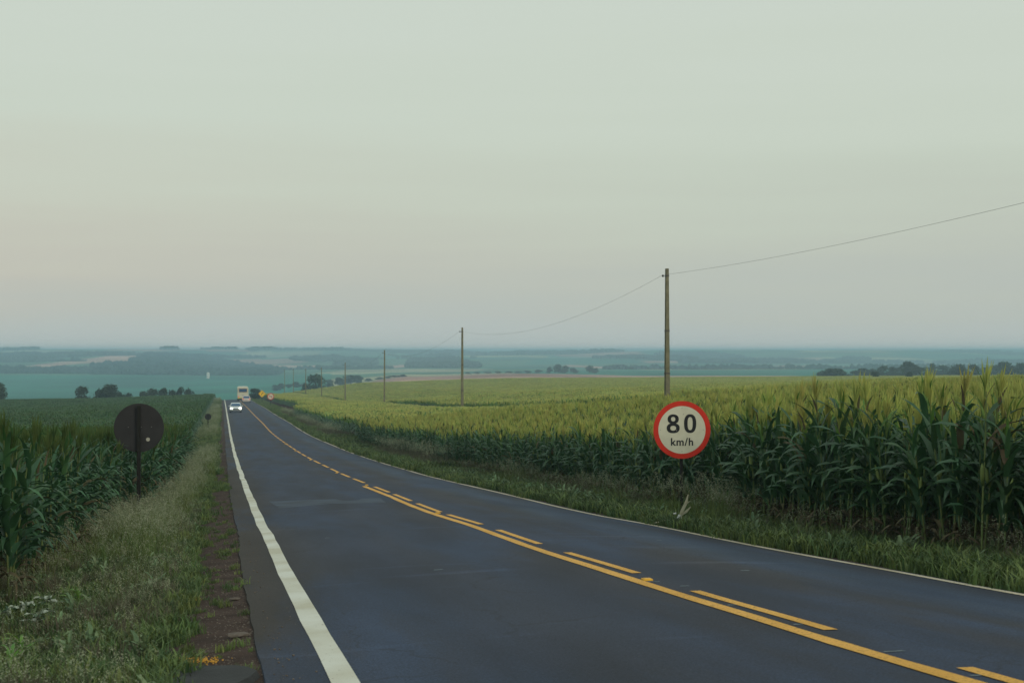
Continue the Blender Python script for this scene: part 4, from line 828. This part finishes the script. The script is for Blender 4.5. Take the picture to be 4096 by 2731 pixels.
for i, (x, y, w, d) in enumerate(((1965, 853, 34, 1300), (1986, 848, 40, 1310), (2005, 849, 32, 1300), (2027, 842, 30, 1250), (2048, 844, 30, 1250), (2068, 846, 30, 1300), (2082, 832, 32, 1150), (2098, 838, 34, 1150), (2115, 846, 30, 1200), (2140, 836, 24, 1350), (2165, 841, 34, 1400), (2190, 844, 32, 1200), (2206, 838, 38, 1150), (2238, 839, 30, 1150), (2262, 845, 30, 1300), (2284, 842, 30, 1300), (2303, 833, 40, 1200), (2324, 842, 40, 1200), (2348, 836, 34, 1250), (2090, 855, 20, 800), (2010, 855, 22, 800))):
    lab = ['low blue tree right of the broad dark one', 'wide blue tree in the first hazy group on the right skyline', 'blue tree closing the first hazy group on the right skyline', 'blue tree with a pointed top left of the tallest pair', 'blue tree on the left shoulder of the tallest pair', 'low blue tree just left of the tallest pair', 'tallest blue tree in the middle of the right skyline', 'second tree of the tallest pair, slightly lower', 'low tree right of the tallest pair', 'pale narrow tree standing in the gap right of the tallest pair', 'pale wide tree right of the gap', 'dark blue tree left of the twin round ones', 'left one of the twin round trees on the right skyline', 'right one of the twin round trees on the right skyline', 'low pale tree right of the twin round trees', 'low tree left of the big right-hand tree', 'big dome-shaped tree near the right edge of the photo', 'low spreading tree right of the big dome-shaped one', 'tree cut by the right edge of the photo', 'small dark bush in front of the tallest pair of blue trees', 'small dark bush right of the broad dark tree'][i]
    tree(x, y-2, w*1.12, d*.72, i % 5, lab, gx)

# far woods as one mass each: a clump of crowns repeated over the wooded land
def clump(seed):
    rn = random.Random(seed); mb = MB()
    for k in range(9):
        x, y = rn.uniform(-14, 14), rn.uniform(-14, 14); r = rn.uniform(5, 8); h = rn.uniform(8, 14); V = []; n = 7
        for i, (q, rr) in enumerate(((.2, .8), (.5, 1), (.8, .75), (1, .15))): V += [(x+math.cos(6.28*j/n+i)*r*rr*rn.uniform(.8, 1.15), y+math.sin(6.28*j/n+i)*r*rr*rn.uniform(.8, 1.15), h*q*rn.uniform(.93, 1.05)) for j in range(n)]
        Fc = [(i*n+j, i*n+(j+1) % n, (i+1)*n+(j+1) % n, (i+1)*n+j) for i in range(3) for j in range(n)]+[tuple(range(3*n, 4*n))]; mb.add(V, Fc)
    return mb.me('clump', M['wood_far'])
wc = source_collection('woods', [clump(i) for i in range(4)])
sel = wm & (XV > -60) & (XV < 2420) & (D < 5000)
ia, ib = np.nonzero(sel); area = np.gradient(A, axis=0)[ia, ib]*np.gradient(B, axis=1)[ia, ib]; nrep = np.clip(RNG.poisson(area/420.), 0, 14)
ra = np.repeat(ia, nrep); rb = np.repeat(ib, nrep); da = np.gradient(A, axis=0)[ra, rb]; db = np.gradient(B, axis=1)[ra, rb]
a = A[ra, rb]+RNG.uniform(-.5, .5, len(ra))*da; b_ = B[ra, rb]+RNG.uniform(-.5, .5, len(ra))*db; n = len(a); print('woods', n)
if n > 20000: q = RNG.choice(n, 20000, False); a, b_ = a[q], b_[q]; n = 20000
k = RNG.uniform(.55, .9, n); scatter('woodland', np.stack([b_, a, ground(a, b_)-1], 1), np.stack([0*k, 0*k, RNG.uniform(0, 6.28, n)], 1), np.stack([k, k, k], 1), RNG.integers(0, 4, n), wc, 'hazy blue woodland covering the far hillsides', 'woodland')
# hedgerow lines between the far fields
pts = []
def far_view(xv, yv):
    d = np.geomspace(900, 9500, 500); a = (xv-1176)/FV*d; s_, t_ = d*CY-a*SY, d*SY+a*CY
    k = int(np.argmin(np.abs(-ground(s_, t_)/d*FV+YH-yv))); return float(s_[k]), float(t_[k])
for (x0, y0, x1, y1, d0) in ((0, 857, 225, 858, 3120), (225, 859, 620, 862, 3150), (560, 851, 900, 846, 3900), (1400, 848, 2352, 847, 3100), (0, 833, 200, 829, 5200), (700, 826, 1100, 822, 5600)):
    for q in np.arange(0, 1, 12./abs(x1-x0)): s_, t_ = far_view(x0+(x1-x0)*q+random.uniform(-4, 4), y0+(y1-y0)*q); pts.append((t_, s_, G(s_, t_)-1))
pts = np.array(pts); n = len(pts); k = RNG.uniform(.35, .7, n)
scatter('hedgerows', pts, np.stack([0*k, 0*k, RNG.uniform(0, 6.28, n)], 1), np.stack([k*1.4, k*.6, k], 1), RNG.integers(0, 4, n), wc, 'hazy tree lines dividing the far fields', 'hedgerow')
s_, t_ = far_view(478, 869); g = empty('silo', (t_, s_, G(s_, t_))); tag(g, 'tiny white silo in the hazy field beyond the left corn', 'silo')
MB().tube([(0, 0, -1), (0, 0, 7)], 2.0, 16).build('tank', M['silo'], g); MB().tube([(0, 0, 7), (0, 0, 8.3)], [2.2, .3], 16).build('roof', M['silo'], g)

# ------------------------------------------------------------------ small verge things
def placed(o, s, t, dz=0, rz=None): o.location = (t, s, G(s, t)+dz); o.rotation_euler[2] = random.uniform(0, 6.28) if rz is None else rz; return o
def leafy(name, n, mats, lmin, lmax, seed, up=(20, 75), wd=.13):
    rn = random.Random(seed); g = empty(name)
    mb = MB(); mb.tube([(0, 0, -.03), (.01, 0, lmax*.3), (0, .01, lmax*.6)], [.008, .007, .003], 5); mb.build('stem', mats[0], g)
    for i in range(n):
        v, f = leaf_geo(1, wd, rad(rn.uniform(*up)), rad(rn.uniform(95, 150)), wave=.4, side=rn.uniform(-.6, .6)); o = link('leaf', mesh('leaf', v, f, mats[i % len(mats)], True), g); L = rn.uniform(lmin, lmax)
        o.matrix_basis = Matrix.Translation((0, 0, rn.uniform(.02, lmax*.5)))@Matrix.Rotation(rn.uniform(0, 6.28), 4, 'Z')@Matrix.Scale(L, 4)
    return g
def from_view(xv, yv):      # ground-plan point where a line of sight meets the terrain
    d = np.geomspace(7, 300, 900); a = (xv-1176)/FV*d; s_, t_ = d*CY-a*SY, d*SY+a*CY
    k = int(np.argmax(-(yv-YH)/FV*d < ground(s_, t_))); return float(s_[k]), float(t_[k])
for i, (x, y, lab) in enumerate(((20, 1432, 'pale wilted leafy plant at the left edge of the photo'), (62, 1420, 'pale wilted leafy plant lying in the grass, middle of its clump'), (112, 1408, 'pale wilted leafy plant at the right end of its clump'), (88, 1446, 'pale wilted plant lowest in the clump on the left verge'))):
    s_, t_ = from_view(x, y); g = leafy('wilted_plant', 13, [M['pale_leaf'], M['pale_leaf'], M['leaf']], .10, .21, 600+i, (40, 95), .30); placed(g, s_, t_, .06); tag(g, lab, 'weed', 'pale wilted plants on the left verge')
for i, (x, y, lab) in enumerate(((28, 1545, 'bright green leafy weed at the bottom left corner'), (50, 1510, 'bright green leafy weed just above the bottom left one'), (180, 1395, 'yellow-green young corn sprout behind the pale wilted plants'))):
    s_, t_ = from_view(x, y); g = leafy('leafy_weed', 9, [M['bright_leaf']], .12, .26, 620+i, (8, 50)); placed(g, s_, t_); tag(g, lab, 'weed')
for i, (x, y, lab) in enumerate(((1490, 1160, 'small bright green corn sprout left of the white husk, leftmost of three'), (1472, 1158, 'bright green corn sprout in the right verge, farthest left'), (1505, 1156, 'small bright sprout between the other sprouts and the sign'), (1640, 1150, 'bright green sprout right of the sign, at the foot of the corn'), (1660, 1152, 'second bright green sprout right of the sign'), (1665, 1180, 'single bright sprout in the grass below and right of the sign'))):
    s_, t_ = from_view(x, y); g = leafy('corn_sprout', 6, [M['bright_leaf']], .30, .5, 640+i, (8, 45)); placed(g, s_, t_); tag(g, lab, 'sprout', 'bright corn sprouts on the right verge')
s_, t_ = from_view(1568, 1212); g = empty('corn_husk'); mb = MB()
for pth, w in (([(-.06, 0, .0), (-.02, 0, .18), (.06, 0, .34), (.10, 0, .50)], .028), ([(-.03, 0, .12), (.06, 0, .18), (.15, .02, .27)], .026), ([(.03, 0, .30), (.10, 0, .36), (.15, 0, .37)], .02)):
    for i in range(len(pth)-1):
        a_, b2_ = Vector(pth[i]), Vector(pth[i+1]); e = Vector((w, .01, -w*.4)); e2 = e*(.25 if i == len(pth)-2 else 1); mb.add([a_-e, a_+e, b2_+e2, b2_-e2], [(0, 1, 2, 3)])
mb.build('dry_leaf', M['husk'], g); MB().tube([(-.08, 0, .05), (-.05, 0, .12)], [.035, .03], 8).build('stub', M['litter'], g); MB().tube([(-.17, 0, .14), (-.12, 0, .15)], [.015, .02], 6).build('scrap', M['litter'], g)
placed(g, s_, t_, .12, -.2); tag(g, 'pale forked dry corn husk standing in the grass below the speed sign', 'corn husk')
s_, t_ = from_view(1515, 1210); o = MB().tube([(-.22, 0, .03), (0, .02, .05), (.24, 0, .04)], [.008, .03, .008], 5).build('dry_leaf_scrap', M['husk']); placed(o, s_, t_+.1, .05, .1); tag(o, 'long pale scrap of dry leaf lying by the right edge line', 'leaf scrap')
s_, t_ = from_view(1798, 1235)
mb = MB(); mb.tube([(0, 0, 0), (.02, 0, .2), (-.03, 0, .42)], [.02, .024, .006], 5); o = mb.build('pale_weed_stalk', M['husk']); placed(o, *from_view(1830, 1215), .05, 0); tag(o, 'upright pale yellow weed stalk in the grass right of the sign', 'weed stalk')
for x, y, sc, lab, mt in ((1799, 1233, .05, 'small white scrap of litter in the right verge grass', 'litter'), (547, 1463, .075, 'flat grey stone slab on the soil beside the left edge of the asphalt', 'stone'), (540, 1379, .05, 'pale flat pebble on the brown left shoulder', 'stone'), (1520, 1191, .05, 'small white scrap beside the dry leaf by the right edge line', 'litter')):
    s_, t_ = from_view(x, y); rn = random.Random(x); bmn = bmesh.new(); bmesh.ops.create_icosphere(bmn, subdivisions=2, radius=1)
    for v in bmn.verts: v.co *= rn.uniform(.82, 1.15); v.co.z *= .3; v.co.x *= 1.25
    me = bpy.data.meshes.new('stone'); bmn.to_mesh(me); bmn.free(); me.materials.append(M[mt]); o = link('stone' if mt == 'stone' else 'litter_scrap', me); placed(o, s_, t_, sc*.15+.01); o.scale = (sc, sc, sc); tag(o, lab, 'stone' if mt == 'stone' else 'litter')
# spilled maize on the soil, loose gravel on the shoulder
mb = MB(); rn = random.Random(3)
for k in range(170):
    s_, t_ = from_view(rn.gauss(455, 24), 1519+rn.gauss(0, 3)) if k % 4 else from_view(rn.uniform(415, 500), 1519+rn.gauss(0, 6)); z = G(s_, t_)+.012; r = rn.uniform(.004, .009)
    mb.box((t_, s_, z), (r*1.5, r, r), 0, rn.uniform(0, 3))
o = mb.build('corn_kernels', M['kernel']); tag(o, 'scatter of orange corn kernels on the soil at the bottom left', 'corn kernels', kind='stuff')
mb = MB()
for k in range(7000):
    s_ = 7+45*rn.random()**1.6; t_ = rn.gauss(.10, .26); r = .003+.009*rn.random()**2.5
    if t_ > TE0+.02 and rn.random() < .6: continue
    z = (float(road_z(s_, t_))+.003 if t_ > TE0+.08 else G(s_, t_)); mb.box((t_, s_, z+r*.3), (r*1.5, r*1.2, r*.8), 0, rn.uniform(0, 3), rn.uniform(0, .6))
o = mb.build('gravel', M['stone']); tag(o, 'loose gravel along the broken left edge of the asphalt', 'gravel', kind='stuff')
M['tar'] = material('dark_tar', (.030, .032, .034), .8, bump=.4)
mb = MB(); P = []; rr = random.Random(9); cs, ct = from_view(452, 1575)
for k in range(16): a_ = 6.283*k/16; P.append((ct+.42*math.cos(a_)*rr.uniform(.85, 1.1), cs+.62*math.sin(a_)*rr.uniform(.85, 1.1)))
V = [(x, y, G(y, x)+.05) for x, y in P]+[(x*1.0+(x-ct)*.12, y+(y-cs)*.12, G(y, x)-.05) for x, y in P]; mb.add(V, [tuple(range(16))]+[(k, (k+1) % 16, 16+(k+1) % 16, 16+k)[::-1] for k in range(16)])
tag(mb.build('tar_patch', M['tar']), kind='structure')

# ------------------------------------------------------------------ haze
zmin = float(V_ALL.min()) if 'V_ALL' in globals() else float(Zg.min())
zmax = 6.2
hm = bpy.data.materials.new('haze'); hm.use_nodes = True; N, L = hm.node_tree.nodes, hm.node_tree.links; N.clear()
ho = N.new('ShaderNodeOutputMaterial'); hp = N.new('ShaderNodeVolumePrincipled'); hp.inputs['Density'].default_value = HAZE_DENSITY; hp.inputs['Color'].default_value = (*HAZE_COLOR, 1); hp.inputs['Anisotropy'].default_value = 0.0; L.new(hp.outputs[0], ho.inputs['Volume'])
X0, X1, Y0, Y1 = min(tt)-50, max(tt)+50, min(ss)-50, max(ss)+50
print('haze z', zmin-1, zmax)
o = MB().box(((X0+X1)/2, (Y0+Y1)/2, (zmin-1+zmax)/2), (X1-X0, Y1-Y0, zmax-zmin+1)).build('haze', hm); tag(o, kind='stuff')
o['label'] = 'pale blue air haze over the far hills'; o['category'] = 'haze'
